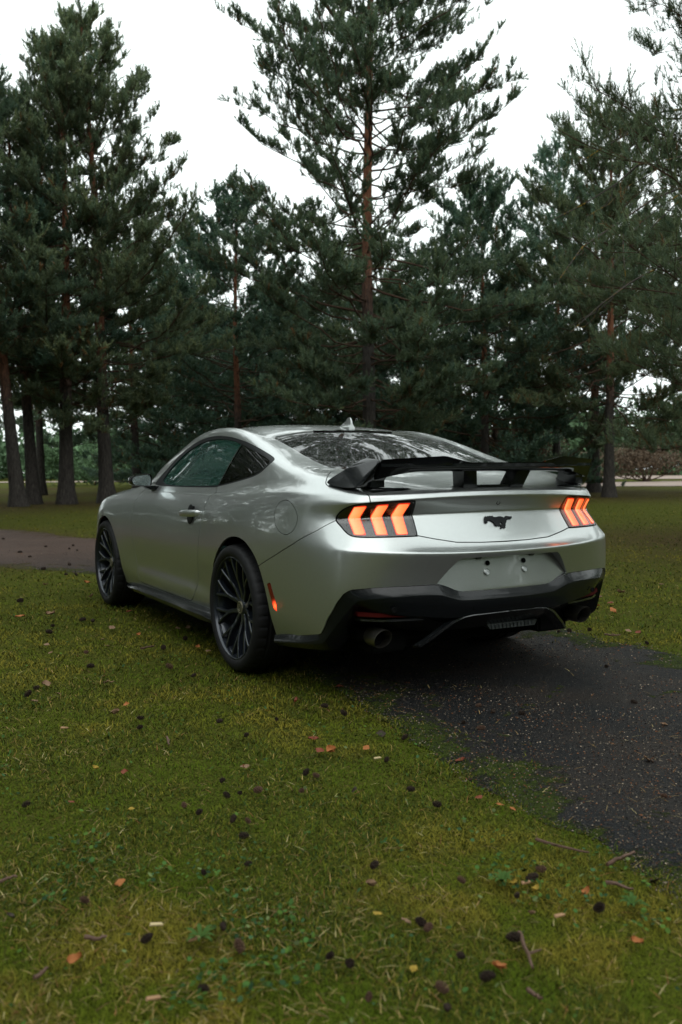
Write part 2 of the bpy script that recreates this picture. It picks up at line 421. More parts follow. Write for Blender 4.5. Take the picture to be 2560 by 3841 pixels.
def mat_paint():
    s = NT('silver_paint'); p = s.pos()
    fl = s.noise(900, 2, vec=p)
    s.col(s.ramp(fl, [(.3, (.385, .405, .40)), (.7, (.58, .605, .595))]))
    s.set(Metallic=.88, Roughness=.30, Coat_Weight=1.0, Coat_Roughness=.04, Coat_IOR=1.65)
    nb = drops(s, 1.0, 'Coat Normal', .42)
    s.bump(fl, .05, .001, 'Normal')
    dirt = s.noise(7, 5, vec=p); s.l(s.math('ADD', s.math('MULTIPLY', dirt, .08), .28), s.b.inputs['Roughness'])
    return s.m
def mat_gloss(name, colr, rough=.12, wet=True, coat=1.0, spec=.5):
    s = NT(name); s.set(Base_Color=colr, Roughness=rough, Coat_Weight=coat, Coat_Roughness=.03, Specular_IOR_Level=spec)
    if wet: drops(s, 1.0, 'Coat Normal', .5)
    return s.m
def mat_plain(name, colr, rough=.6, metal=0.0, bump=None, spec=.5):
    s = NT(name); s.set(Roughness=rough, Metallic=metal, Specular_IOR_Level=spec)
    p = s.pos(); n = s.noise(60, 3, vec=p)
    s.col(s.mix(n, tuple(c * .75 for c in colr), tuple(min(1, c * 1.25) for c in colr)))
    if bump: s.bump(s.noise(bump[0], 3, vec=p), bump[1], bump[2])
    return s.m
def mat_emit(name, colr, strength, base=(.3, .02, .01)):
    s = NT(name); s.set(Base_Color=base, Roughness=.25, Emission_Color=colr, Emission_Strength=strength); return s.m
def mat_glass(name, tint, refl=1.5, wet=True, through_light=None):
    """thin tinted pane: tinted see-through under a clear reflection"""
    s = NT(name); t = s.t
    tr = s.n('BsdfTransparent'); tr.inputs['Color'].default_value = (*tint, 1)
    gl = s.n('BsdfGlossy', Roughness=.015); gl.inputs['Color'].default_value = (1, 1, 1, 1)
    fr = s.n('Fresnel', IOR=1.52)
    f2 = s.math('MULTIPLY', fr.outputs[0], refl, True)
    mx = s.n('MixShader')
    if wet:
        nb = drops(s, 1.0, None, .45); s.l(nb, gl.inputs['Normal'])
    body = tr.outputs[0]
    if through_light:   # teal diffuse veil standing in for light seen through the tinted pane
        df = s.n('BsdfDiffuse'); df.inputs['Color'].default_value = (*through_light[1], 1); m2 = s.n('MixShader'); m2.inputs[0].default_value = through_light[0]; s.l(body, m2.inputs[1]); s.l(df.outputs[0], m2.inputs[2]); body = m2.outputs[0]
    s.l(f2, mx.inputs[0]); s.l(body, mx.inputs[1]); s.l(gl.outputs[0], mx.inputs[2])
    s.l(mx.outputs[0], s.out.inputs['Surface'])
    return s.m
# ---------------------------------------------------------------- ground, paths
rng = np.random.default_rng(7)
CAMP = np.array((-2.76493, -4.40561)); F2 = np.array((.49360, .86968)); R2 = np.array((.86968, -.49360))
def DL(d, lat):
    """point on the ground d metres ahead of the photographer and lat metres to the right"""
    p = CAMP + F2 * d + R2 * lat; return float(p[0]), float(p[1])
_pv = np.random.default_rng(3).random((256, 256))
def vnoise(x, y):
    xi = np.floor(x).astype(int); yi = np.floor(y).astype(int); fx = x - xi; fy = y - yi
    fx = fx * fx * (3 - 2 * fx); fy = fy * fy * (3 - 2 * fy); g = lambda a, b: _pv[a % 256, b % 256]
    return (g(xi, yi) * (1 - fx) + g(xi + 1, yi) * fx) * (1 - fy) + (g(xi, yi + 1) * (1 - fx) + g(xi + 1, yi + 1) * fx) * fy
def fbm(x, y, o=4):
    s = 0; a = .5
    for k in range(o): s = s + a * vnoise(x * 2 ** k + 17.3 * k, y * 2 ** k + 5.1 * k); a *= .5
    return s / (1 - .5 ** o)
PATH = [(-1.10, -9), (-1.03, -4.4), (-.99, -3.0), (-.92, -2.55), (-.87, -2.1), (-.76, -1.47), (-.70, -1.0), (-.62, -.5), (-.58, .3), (-.62, 1.0), (-.64, 1.9), (-.60, 2.8), (-.55, 3.8), (-.45, 4.7), (-.62, 5.15), (-1.0, 5.8), (-1.3, 6.4), (-3, 7.4), (-8, 9.0), (-24, 11.5), (-24, 20.5), (-8, 17.2), (-3, 15.2), (-.3, 13.3), (.16, 12.2), (.41, 10.6), (.75, 9.7), (1.25, 8.6), (1.55, 6), (1.55, 2), (1.46, 0), (1.44, -1), (1.5, -3), (1.6, -9)]
FAR_A = [DL(46, 10), DL(46.5, 16), DL(45, 30), DL(58, 40), DL(61, 24), DL(58, 16), DL(56, 11)]
FAR_B = [DL(76, 12), DL(72, 24), DL(66, 34), DL(80, 44), DL(97, 34), DL(96, 14)]
FAR_C = [DL(74, -34), DL(75, -18), DL(81, -18), DL(80, -34)]
TREES_AT = []     # filled by the tree list below; needle litter lies round the trunks
TREES = [ # depth, lateral, height, trunk radius, crown base, crown radius, lean(x,y), seed, density, label
 dict(d=26.6, l=-9.85, H=12.2, r=.22, z0=4.2, R=3.6, lean=(-.10, 0), seed=11, k=1.0, label='leftmost pine, dark trunk leaning left at the lawn edge'),
 dict(d=28.3, l=-10.0, H=12.6, r=.21, z0=4.6, R=3.4, lean=(-.055, .02), seed=12, k=1.0, label='pine leaning left close behind the leftmost trunk'),
 dict(d=28.1, l=-8.85, H=14.0, r=.245, z0=3.3, R=3.7, lean=(.012, 0), seed=13, k=1.15, label='tall pine with thick grey trunk, second to the left of the bonnet'),
 dict(d=28.9, l=-7.75, H=15.4, r=.25, z0=3.0, R=4.1, lean=(-.035, 0), seed=14, k=1.15, label='pine with its trunk just left of the bonnet, tallest crown on the left'),
 dict(d=38.4, l=-13.2, H=12.5, r=.20, z0=3.4, R=3.4, lean=(0, 0), seed=15, k=.8, label='thinner pine trunk further back between the left trunks'),
 dict(d=49.7, l=-17.5, H=13, r=.17, z0=3.4, R=3.4, lean=(0, 0), seed=16, k=.7, label='thinnest, farthest pine trunk on the left before the green meadow'),
 dict(d=40, l=-9.3, H=11.5, r=.24, z0=2.5, R=4.6, lean=(-.05, 0), seed=17, k=1.0, label='pine behind the door mirror, short leaning trunk seen above the bonnet'),
 dict(d=28.5, l=.95, H=23.0, r=.25, z0=2.2, R=4.8, lean=(0, 0), seed=18, k=1.35, pw=2.1, label='tall middle pine with orange trunk rising over the car roof'),
 dict(d=36, l=-4.2, H=12.0, r=.19, z0=.9, R=5.2, lean=(0, 0), seed=19, k=1.2, label='bushy low pine left of the tall middle pine, behind the car roof'),
 dict(d=34, l=5.6, H=11.5, r=.19, z0=.9, R=5.2, lean=(0, 0), seed=20, k=1.2, label='bushy low pine right of the tall middle pine, above the wing'),
 dict(d=31.0, l=9.55, H=13.0, r=.20, z0=2.7, R=5.4, lean=(0, 0), seed=21, k=1.0, label='pine on the right lawn with a clear straight trunk, orange higher up'),
 dict(d=37, l=10.75, H=12.4, r=.25, z0=2.5, R=4.6, lean=(0, 0), seed=22, k=1.0, label='pine with a dark trunk just behind the clear trunk on the right'),
 dict(d=44, l=10.9, H=17.0, r=.22, z0=4.0, R=4.2, lean=(0, 0), seed=23, k=.8, label='pale thin-topped pine poking above the right hand pines'),
 dict(d=36, l=15.0, H=13.0, r=.22, z0=2.6, R=4.8, lean=(0, 0), seed=24, k=1.0, label='pine at the right edge with browned low branches'),
 dict(d=12.2, l=6.5, H=14.0, r=.19, z0=2.0, R=3.5, lean=(0, 0), seed=25, k=1.9, fine=True, label='nearest pine, branches reaching in from the right edge, some bare with lichen'),
 dict(d=41, l=1.2, H=11.0, r=.18, z0=.5, R=5.2, lean=(0, 0), seed=26, k=1.1, label='low dark pine far behind the middle pine trunk'),
 dict(d=44, l=-7.5, H=12.0, r=.18, z0=.9, R=5.0, lean=(0, 0), seed=27, k=1.1, label='far low pine between the left pines and the bushy one'),
]
for t in TREES: TREES_AT.append(DL(t['d'], t['l']))

def mat_ground():
    s = NT('lawn_soil'); p = s.pos()
    a = s.noise(2.2, 5, .6, p); b = s.noise(11, 4, .65, p); c = s.noise(60, 3, .7, p)
    c1 = s.ramp(a, [(.30, (.016, .021, .005)), (.48, (.034, .044, .006)), (.62, (.050, .052, .011)), (.75, (.056, .040, .016))])
    c2 = s.ramp(b, [(.35, (.020, .029, .006)), (.55, (.050, .066, .008)), (.72, (.078, .064, .020))])
    m = s.mix(.5, c1, c2); m = s.mix(s.ramp(c, [(.35, (0, 0, 0)), (.75, (1, 1, 1))]), m, (.100, .100, .020))
    lit = s.attr('litter', 'Fac'); m = s.mix(s.math('MULTIPLY', lit, .72, True), m, s.ramp(c, [(.3, (.040, .024, .014)), (.7, (.105, .060, .034))]))
    s.col(m); s.set(Roughness=1, Specular_IOR_Level=.03); s.bump(s.math('ADD', b, c), .8, .03); return s.m
def mat_asphalt():
    s = NT('wet_asphalt'); p = s.pos()
    v = s.vor(150, vec=p); vc = s.vor(150, vec=p, out='Color'); big = s.noise(1.6, 5, .6, p); fine = s.noise(400, 2, .6, p)
    sp = s.t.nodes.new('ShaderNodeSeparateColor'); s.l(vc, sp.inputs[0])
    stone = s.ramp(sp.outputs[0], [(.0, (.006, .006, .007)), (.50, (.017, .016, .016)), (.80, (.040, .036, .032)), (.92, (.105, .080, .058)), (1, (.20, .15, .11))])
    base = s.mix(s.ramp(v, [(.0, (0, 0, 0)), (.5, (1, 1, 1))]), stone, (.008, .009, .010))
    brown = s.mix(s.math('MULTIPLY', s.ramp(big, [(.4, (0, 0, 0)), (.7, (1, 1, 1))]), .5), base, (.045, .030, .020))
    e = s.attr('edge', 'Fac'); n = s.noise(3.2, 6, .65, p); n2 = s.noise(40, 4, .7, p)
    moss = s.math('ADD', s.math('MULTIPLY', s.math('SUBTRACT', .30, e), 1.9), s.math('MULTIPLY', s.math('SUBTRACT', n, .5), 3.6))
    moss = s.math('ADD', moss, s.math('MULTIPLY', s.math('SUBTRACT', n2, .5), 1.0)); moss = s.math('MULTIPLY', s.math('ADD', moss, .25, True), 1.0, True)
    cr_ = s.math('MULTIPLY', s.attr('crack', 'Fac'), s.ramp(s.noise(18, 4, .7, p), [(.42, (0, 0, 0)), (.6, (1, 1, 1))])); moss = s.math('MAXIMUM', moss, cr_)
    moss = s.ramp(moss, [(.35, (0, 0, 0)), (.62, (1, 1, 1))])
    col = s.mix(moss, brown, s.ramp(n2, [(.3, (.012, .020, .003)), (.7, (.046, .064, .006))]))
    far = s.attr('dry', 'Fac'); col = s.mix(s.math('MULTIPLY', far, .75), col, s.ramp(s.math('ADD', s.math('MULTIPLY', fine, .5), s.math('MULTIPLY', big, .5)), [(.3, (.060, .034, .024)), (.7, (.125, .078, .060))]))
    s.col(col)
    s.l(s.math('ADD', s.math('MULTIPLY', moss, .4), s.math('ADD', .52, s.math('MULTIPLY', fine, .2)), True), s.b.inputs['Roughness'])
    s.set(Specular_IOR_Level=.16)
    h = s.math('ADD', s.math('MULTIPLY', s.math('SUBTRACT', .6, v, True), 1.0), s.math('MULTIPLY', moss, s.math('MULTIPLY', n2, 2.5)))
    s.bump(h, 1.0, .010); return s.m
def mat_gravel():
    s = NT('pale_gravel'); p = s.pos(); n = s.noise(.35, 5, .7, p); f = s.noise(9, 3, .7, p)
    c = s.ramp(n, [(.3, (.26, .19, .16)), (.6, (.36, .29, .25)), (.75, (.20, .17, .10))]); s.col(s.mix(.35, c, s.ramp(f, [(.3, (.14, .10, .08)), (.7, (.42, .34, .30))]))); s.set(Roughness=.95, Specular_IOR_Level=.1); return s.m
M_SOIL, M_ASPH, M_GRAV = mat_ground(), mat_asphalt(), mat_gravel()
M_KERB = None

def ground_sheet():
    # fine cells near the car, coarser away
    def axis(lim): 
        a = [0.0]; st = .25
        while a[-1] < lim: a.append(a[-1] + st); st = min(st * 1.12, 60)
        return np.array(a)
    p = axis(190); xs = np.concatenate([-p[::-1][:-1], p]); ys = xs.copy()
    X, Y = np.meshgrid(xs, ys, indexing='ij'); Z = (fbm(X * .35, Y * .35) - .5) * .03
    d = np.hypot(X - 0, Y - 1); Z = Z * np.clip((d - 2.0) / 3, .15, 1) - .012
    far = np.clip((np.hypot(X, Y) - 45) / 150, 0, 1); Z = Z + far * 0
    lit = np.zeros_like(X)
    for tx, ty in TREES_AT: lit = np.maximum(lit, np.exp(-((np.hypot(X - tx, Y - ty) / 3.6) ** 2)))
    pd = sdf(np.stack([X.ravel(), Y.ravel()], 1), PATH).reshape(X.shape); lit = np.maximum(lit, .6 * np.exp(-(np.clip(pd, 0, 9) / .5) ** 2) * (Y > 6))
    lit = lit * (.5 + fbm(X * .8, Y * .8))
    n, m = X.shape; g = np.arange(n * m).reshape(n, m); q = np.stack([g[:-1, :-1], g[1:, :-1], g[1:, 1:], g[:-1, 1:]], -1).reshape(-1, 4)
    o = np_obj('grass_ground', np.stack([X, Y, Z], -1).reshape(-1, 3), q, M_SOIL, None, smooth=True, attrs=dict(litter=lit.ravel()))
    return tag(o, kind='structure')
ground_sheet()
CRACKS = [[(-.35, -.75), (.05, -1.0), (.35, -1.2), (.1, -1.32), (-.25, -1.42)], [(.55, -1.55), (.95, -1.52), (1.4, -1.55)], [(-.3, -.45), (.1, -.62)]]
def path_edge(P, poly=PATH, amp=.22):
    n = fbm(P[:, 0] * 2.3 + 40, P[:, 1] * 2.3 + 40, 5) - .5
    return sdf(P, poly) + n * amp * 1.6
def path_sheet(name, poly, cell, amp, mat, z, ylim=None):
    a = np.array(poly); x0, y0 = a.min(0) - .4; x1, y1 = a.max(0) + .4
    xs = np.arange(x0, x1 + cell, cell); ys = np.arange(y0, y1 + cell, cell)
    X, Y = np.meshgrid(xs, ys, indexing='ij'); P = np.stack([X.ravel(), Y.ravel()], 1)
    f = path_edge(P, poly, amp)
    n, m = X.shape; g = np.arange(n * m).reshape(n, m)
    T = np.vstack([np.stack([g[:-1, :-1], g[1:, :-1], g[1:, 1:]], -1).reshape(-1, 3), np.stack([g[:-1, :-1], g[1:, 1:], g[:-1, 1:]], -1).reshape(-1, 3)])
    k = (f[T] < cell * 2).any(1); T = T[k]
    cr = np.zeros(len(P))
    for c in CRACKS:
        for u, v in zip(c[:-1], c[1:]):
            u, v = np.array(u), np.array(v); e = v - u; t = np.clip(((P - u) @ e) / (e @ e), 0, 1); dd = np.hypot(*(P - u - t[:, None] * e).T) + (fbm(P[:, 0] * 5, P[:, 1] * 5) - .5) * .06
            cr = np.maximum(cr, np.clip(1.2 - np.abs(dd) / .022, 0, 1))
    edge = np.clip(-f, 0, 1)
    # thin at the rim so that it dips under the turf
    Z = z - .010 * np.clip(1 - edge / .08, 0, 1) + (fbm(P[:, 0] * 1.1, P[:, 1] * 1.1) - .5) * .010 * (edge > .05)
    D = np.stack([P[:, 0], P[:, 1], Z, edge, cr, np.clip((P[:, 1] - 4.5) / 3, 0, 1)], 1)
    D, T = compact(np.hstack([D, f[:, None]]), T); (D, T), _ = cut((D, T), D[:, 6])
    o = np_obj(name, D[:, :3], T, mat, None, smooth=True, attrs=dict(edge=D[:, 3], crack=D[:, 4], dry=D[:, 5])); return tag(o, kind='structure')
path_sheet('asphalt_path', PATH, .06, .22, M_ASPH, .002)
path_sheet('gravel_path', FAR_A, .8, 1.2, M_GRAV, .03); path_sheet('gravel_path', FAR_B, 1.0, 1.6, M_GRAV, .04); path_sheet('gravel_path', FAR_C, 1.0, .6, M_GRAV, .04)

# ---- turf: real blades, denser towards the viewer
def mat_blades(name='grass_blades', rough=.8):
    s = NT(name); s.col(s.attr('tint')); s.set(Roughness=rough, Specular_IOR_Level=.06); return s.m
M_BLADE = mat_blades()
def view_scatter(n, dmin, dmax, spread=.50, power=1.0, seed=1):
    """n points on the ground, evenly spread over the picture rather than over the ground"""
    r = np.random.default_rng(seed); u = r.random(n)
    d = 1 / (1 / dmin + (1 / dmax - 1 / dmin) * u ** power); lat = (r.random(n) * 2 - 1) * spread * d
    P = CAMP + d[:, None] * F2 + lat[:, None] * R2; return P, d
def blades(name, P, h, wid, lean, col, seed, z0=-.01, seg=2, flat=None):
    r = np.random.default_rng(seed); n = len(P)
    az = r.random(n) * 6.283; dx, dy = np.cos(az), np.sin(az); px, py = -dy, dx
    B = np.stack([P[:, 0], P[:, 1], np.full(n, z0)], 1); Lh = h * lean; Hh = h * np.sqrt(np.clip(1 - lean ** 2, .04, 1))
    side = np.stack([px, py, np.zeros(n)], 1) * (wid / 2)[:, None]
    m = B + np.stack([dx * Lh * .40, dy * Lh * .40, Hh * .62], 1); t = B + np.stack([dx * Lh, dy * Lh, Hh], 1)
    V = np.stack([B - side, B + side, m + side * .85, m - side * .85, t], 1).reshape(-1, 3)
    o = np.arange(n)[:, None] * 5; T = np.concatenate([o + [0, 1, 2], o + [0, 2, 3], o + [3, 2, 4]], 1).reshape(-1, 3)
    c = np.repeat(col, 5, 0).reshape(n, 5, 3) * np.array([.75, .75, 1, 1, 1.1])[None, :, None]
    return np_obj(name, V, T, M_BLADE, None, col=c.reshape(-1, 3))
def pick(r, n, pal, wts, dim=1.0):
    pal = np.array(pal) * dim; i = r.choice(len(pal), n, p=np.array(wts) / sum(wts)); return pal[i] * (.46 + 1.08 * r.random((n, 1)))
def make_turf():
    r = np.random.default_rng(5)
    P, d = view_scatter(350000, 1.35, 36.0, .48, .82, 21)
    e = path_edge(P); keep = e > -.05 * r.random(len(P)) - .01
    keep |= (e > -.42) & (fbm(P[:, 0] * 3.1, P[:, 1] * 3.1, 5) + .25 * np.clip(e, -.4, 0) > .53)
    P, d = P[keep], d[keep]; n = len(P); r = np.random.default_rng(6)
    k = np.clip(d / 3, .8, 7.0)
    patch = fbm(P[:, 0] * 1.7, P[:, 1] * 1.7, 4); p2 = fbm(P[:, 0] * 6 + 9, P[:, 1] * 6, 3)
    h = (.010 + .022 * r.random(n) ** 2.4) * (.35 + 1.05 * p2) * np.clip(k, 1, 1.4); wid = (.0018 + .0015 * r.random(n)) * k; lean = .55 + .45 * r.random(n) ** .7
    g = pick(r, n, [(.066, .088, .008), (.098, .112, .010), (.046, .074, .010), (.140, .125, .018), (.26, .185, .060), (.034, .078, .024)], [4, 4.6, 3.4, 2.4, .7, 1.0], .92)
    yel = np.clip((patch - .48) * 6, 0, 1)[:, None] * .8; g = g * (1 - yel) + yel * np.array((.185, .155, .020)) * (.6 + .8 * r.random((n, 1)))
    moss = np.clip((.50 - p2) * 6, 0, 1)[:, None] * .75; g = g * (1 - moss) + moss * np.array((.072, .110, .006))
    dmp = np.where(r.random(n) < .012, 2.1, 1.0); h = h * dmp
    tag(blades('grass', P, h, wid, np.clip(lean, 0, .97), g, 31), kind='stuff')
    # dead straw and fallen needles lying flat
    P, d = view_scatter(15000, 1.35, 10, .48, .8, 22); r = np.random.default_rng(8); n = len(P)
    dens = fbm(P[:, 0] * 2.2 + 3, P[:, 1] * 2.2, 4); kp = (r.random(n) < np.clip((dens - .40) * 4, .10, 1) * np.where(path_edge(P) < 0, .30, .75)); P, d = P[kp], d[kp]; n = len(P)
    k = np.clip(d / 3, .8, 2.5)
    g = pick(r, n, [(.26, .19, .075), (.20, .13, .055), (.16, .075, .028), (.30, .25, .12), (.13, .10, .05)], [3, 3, 2, 1.5, 2])
    inp = path_edge(P) < 0
    o = blades('fallen_needles', P, (.018 + .034 * r.random(n)), (.0014 + .0014 * r.random(n)) * k, np.full(n, .985), g, 33, z0=.008); tag(o, kind='stuff')
    # clover and small broad leaves
    P, d = view_scatter(30000, 1.35, 9, .48, .8, 23); r = np.random.default_rng(9); n = len(P)
    dens = fbm(P[:, 0] * 2.6 + 13, P[:, 1] * 2.6 + 7, 4); kp = (r.random(n) < np.clip((dens - .60) * 4, .012, .28)) & (path_edge(P) > .02); P = P[kp]; n = len(P)
    sz = .004 + .0045 * r.random(n); az = r.random(n) * 6.283; V = []; 
    a6 = np.arange(6) * math.pi / 3; zz = .012 + .016 * r.random(n); tx, ty = r.normal(0, .35, (2, n))
    cx = np.cos(a6)[None] * sz[:, None]; cy = np.sin(a6)[None] * sz[:, None] * .8
    X = P[:, :1] + cx * np.cos(az)[:, None] - cy * np.sin(az)[:, None]; Y = P[:, 1:] + cx * np.sin(az)[:, None] + cy * np.cos(az)[:, None]
    Z = zz[:, None] + (X - P[:, :1]) * tx[:, None] + (Y - P[:, 1:]) * ty[:, None]
    V = np.stack([X, Y, Z], -1).reshape(-1, 3); o6 = np.arange(n)[:, None] * 6; T = np.concatenate([o6 + [0, 1, 2], o6 + [0, 2, 3], o6 + [0, 3, 4], o6 + [0, 4, 5]], 1).reshape(-1, 3)
    g = pick(r, n, [(.036, .078, .018), (.05, .092, .016), (.03, .066, .026), (.085, .11, .04)], [3, 2, 1.5, .5])
    tag(np_obj('clover', V, T, M_BLADE, None, col=np.repeat(g, 6, 0)), kind='stuff')
    # chippings standing proud of the asphalt
    P, d = view_scatter(110000, 1.5, 12, .48, .8, 24); r = np.random.default_rng(10); e = path_edge(P); P = P[e < .03]; d = d[e < .03]; n = len(P)
    sz = (.0014 + .0026 * r.random(n) ** 2) * np.clip(d / 3, .8, 2.2); oc = np.array([(1, 0, 0), (0, 1, 0), (-1, 0, 0), (0, -1, 0), (0, 0, .7)], float)
    az = r.random(n) * 6.28; c, s_ = np.cos(az), np.sin(az); J = oc[None] * (.6 + .8 * r.random((n, 5, 1))) * sz[:, None, None]
    X = J[..., 0] * c[:, None] - J[..., 1] * s_[:, None]; Y = J[..., 0] * s_[:, None] + J[..., 1] * c[:, None]
    V = np.stack([X + P[:, :1], Y + P[:, 1:], J[..., 2] + .003], -1).reshape(-1, 3); o5 = np.arange(n)[:, None] * 5
    T = np.concatenate([o5 + [0, 1, 4], o5 + [1, 2, 4], o5 + [2, 3, 4], o5 + [3, 0, 4]], 1).reshape(-1, 3)
    g = pick(r, n, [(.014, .013, .013), (.045, .042, .040), (.13, .105, .080), (.24, .19, .14), (.13, .055, .026)], [4, 3, 2.0, .6, 1.6])
    tag(np_obj('road_chippings', V, T, M_BLADE, None, col=np.repeat(g, 5, 0)), kind='stuff')
make_turf()
# ---------------------------------------------------------------- pines
def mat_bark():
    s = NT('pine_bark'); p = s.pos(); h = s.attr('height', 'Fac')
    m = s.t.nodes.new('ShaderNodeMapping'); m.inputs['Scale'].default_value = (1, 1, .28); s.l(p, m.inputs['Vector'])
    v = s.vor(11, vec=m.outputs[0]); n = s.noise(22, 4, .65, m.outputs[0])
    low = s.ramp(n, [(.3, (.020, .018, .016)), (.55, (.055, .048, .043)), (.75, (.085, .075, .066))])
    up = s.ramp(n, [(.3, (.085, .036, .020)), (.55, (.19, .078, .042)), (.78, (.26, .12, .07))])
    c = s.mix(s.ramp(s.math('ADD', h, s.math('MULTIPLY', s.math('SUBTRACT', n, .5), .25)), [(.30, (0, 0, 0)), (.50, (1, 1, 1))]), low, up)
    s.col(s.mix(s.ramp(v, [(.0, (1, 1, 1)), (.10, (0, 0, 0))]), c, (.012, .010, .009))); s.set(Roughness=.9, Specular_IOR_Level=.2)
    s.bump(s.math('ADD', v, s.math('MULTIPLY', n, .5)), .9, .03); return s.m
def mat_limb(name, c0, c1, lichen=False):
    s = NT(name); p = s.pos(); n = s.noise(9, 4, .6, p); c = s.mix(n, c0, c1)
    if lichen: c = s.mix(s.ramp(s.noise(5, 3, .6, p), [(.55, (0, 0, 0)), (.66, (1, 1, 1))]), c, (.30, .19, .02))
    s.col(c); s.set(Roughness=.9, Specular_IOR_Level=.2); return s.m
def mat_needles():
    s = NT('pine_needles'); t = s.attr('tint'); s.col(t); s.set(Roughness=.55, Specular_IOR_Level=.3)
    tr = s.n('BsdfTranslucent'); s.l(s.mix(.5, t, (.10, .17, .07)), tr.inputs['Color'])
    mx = s.n('MixShader'); mx.inputs[0].default_value = .38; s.l(s.b.outputs[0], mx.inputs[1]); s.l(tr.outputs[0], mx.inputs[2]); s.l(mx.outputs[0], s.out.inputs['Surface'])
    return s.m
M_BARK = mat_bark(); M_LIMB = mat_limb('pine_limb', (.035, .024, .018), (.10, .055, .035)); M_DEADLIMB = mat_limb('lichen_limb', (.05, .045, .04), (.13, .11, .10), True)
M_NEEDLE = mat_needles()
def norm(v): return v / (np.linalg.norm(v, axis=-1, keepdims=True) + 1e-9)
def tube_np(paths, radii, n=5):
    """many tubes at once: paths (k,m,3), radii (k,m)"""
    k, m, _ = paths.shape; d = norm(np.gradient(paths, axis=1)); up = np.array((0, 0, 1.0)); a = np.cross(d, up); a = norm(np.where(np.linalg.norm(a, axis=-1, keepdims=True) < .1, np.array((1.0, 0, 0)), a)); b = np.cross(d, a)
    t = np.arange(n) * 2 * np.pi / n
    V = paths[:, :, None] + radii[..., None, None] * (a[:, :, None] * np.cos(t)[None, None, :, None] + b[:, :, None] * np.sin(t)[None, None, :, None])
    i = np.arange(k * m * n).reshape(k, m, n); j = np.roll(i, -1, 2)
    F = np.stack([i[:, :-1], j[:, :-1], j[:, 1:], i[:, 1:]], -1).reshape(-1, 4); return V.reshape(-1, 3), F
def shoots(P, Dn, L, nl, nn, wid, col, r, tag_tip=None):
    """needle brushes: P tips' bases, Dn axis, L shoot length, nl needle length, nn needles per brush"""
    n = len(P); a = norm(np.cross(Dn, r.normal(size=(n, 3)))); b = np.cross(Dn, a)
    u = (np.arange(nn) + r.random((n, nn))) / nn; az = (np.arange(nn) * 2.4)[None] + r.random((n, 1)) * 6.28
    rad = a[:, None] * np.cos(az)[..., None] + b[:, None] * np.sin(az)[..., None]
    base = P[:, None] + Dn[:, None] * (u * L[:, None])[..., None]
    fl = .55 + .5 * r.random((n, nn, 1)); nd = norm(Dn[:, None] * (fl + u[..., None] * .8) + rad * .85)
    tip = base + nd * (nl * (.75 + .5 * r.random((n, nn, 1))))
    sd = norm(np.cross(nd, rad + .3 * Dn[:, None])) * wid / 2
    V = np.stack([base - sd, base + sd, tip], 2).reshape(-1, 3); T = np.arange(n * nn * 3).reshape(-1, 3)
    c = np.repeat(col, nn, 0) * (.75 + .5 * r.random((n * nn, 1))); return V, T, np.repeat(c, 3, 0)
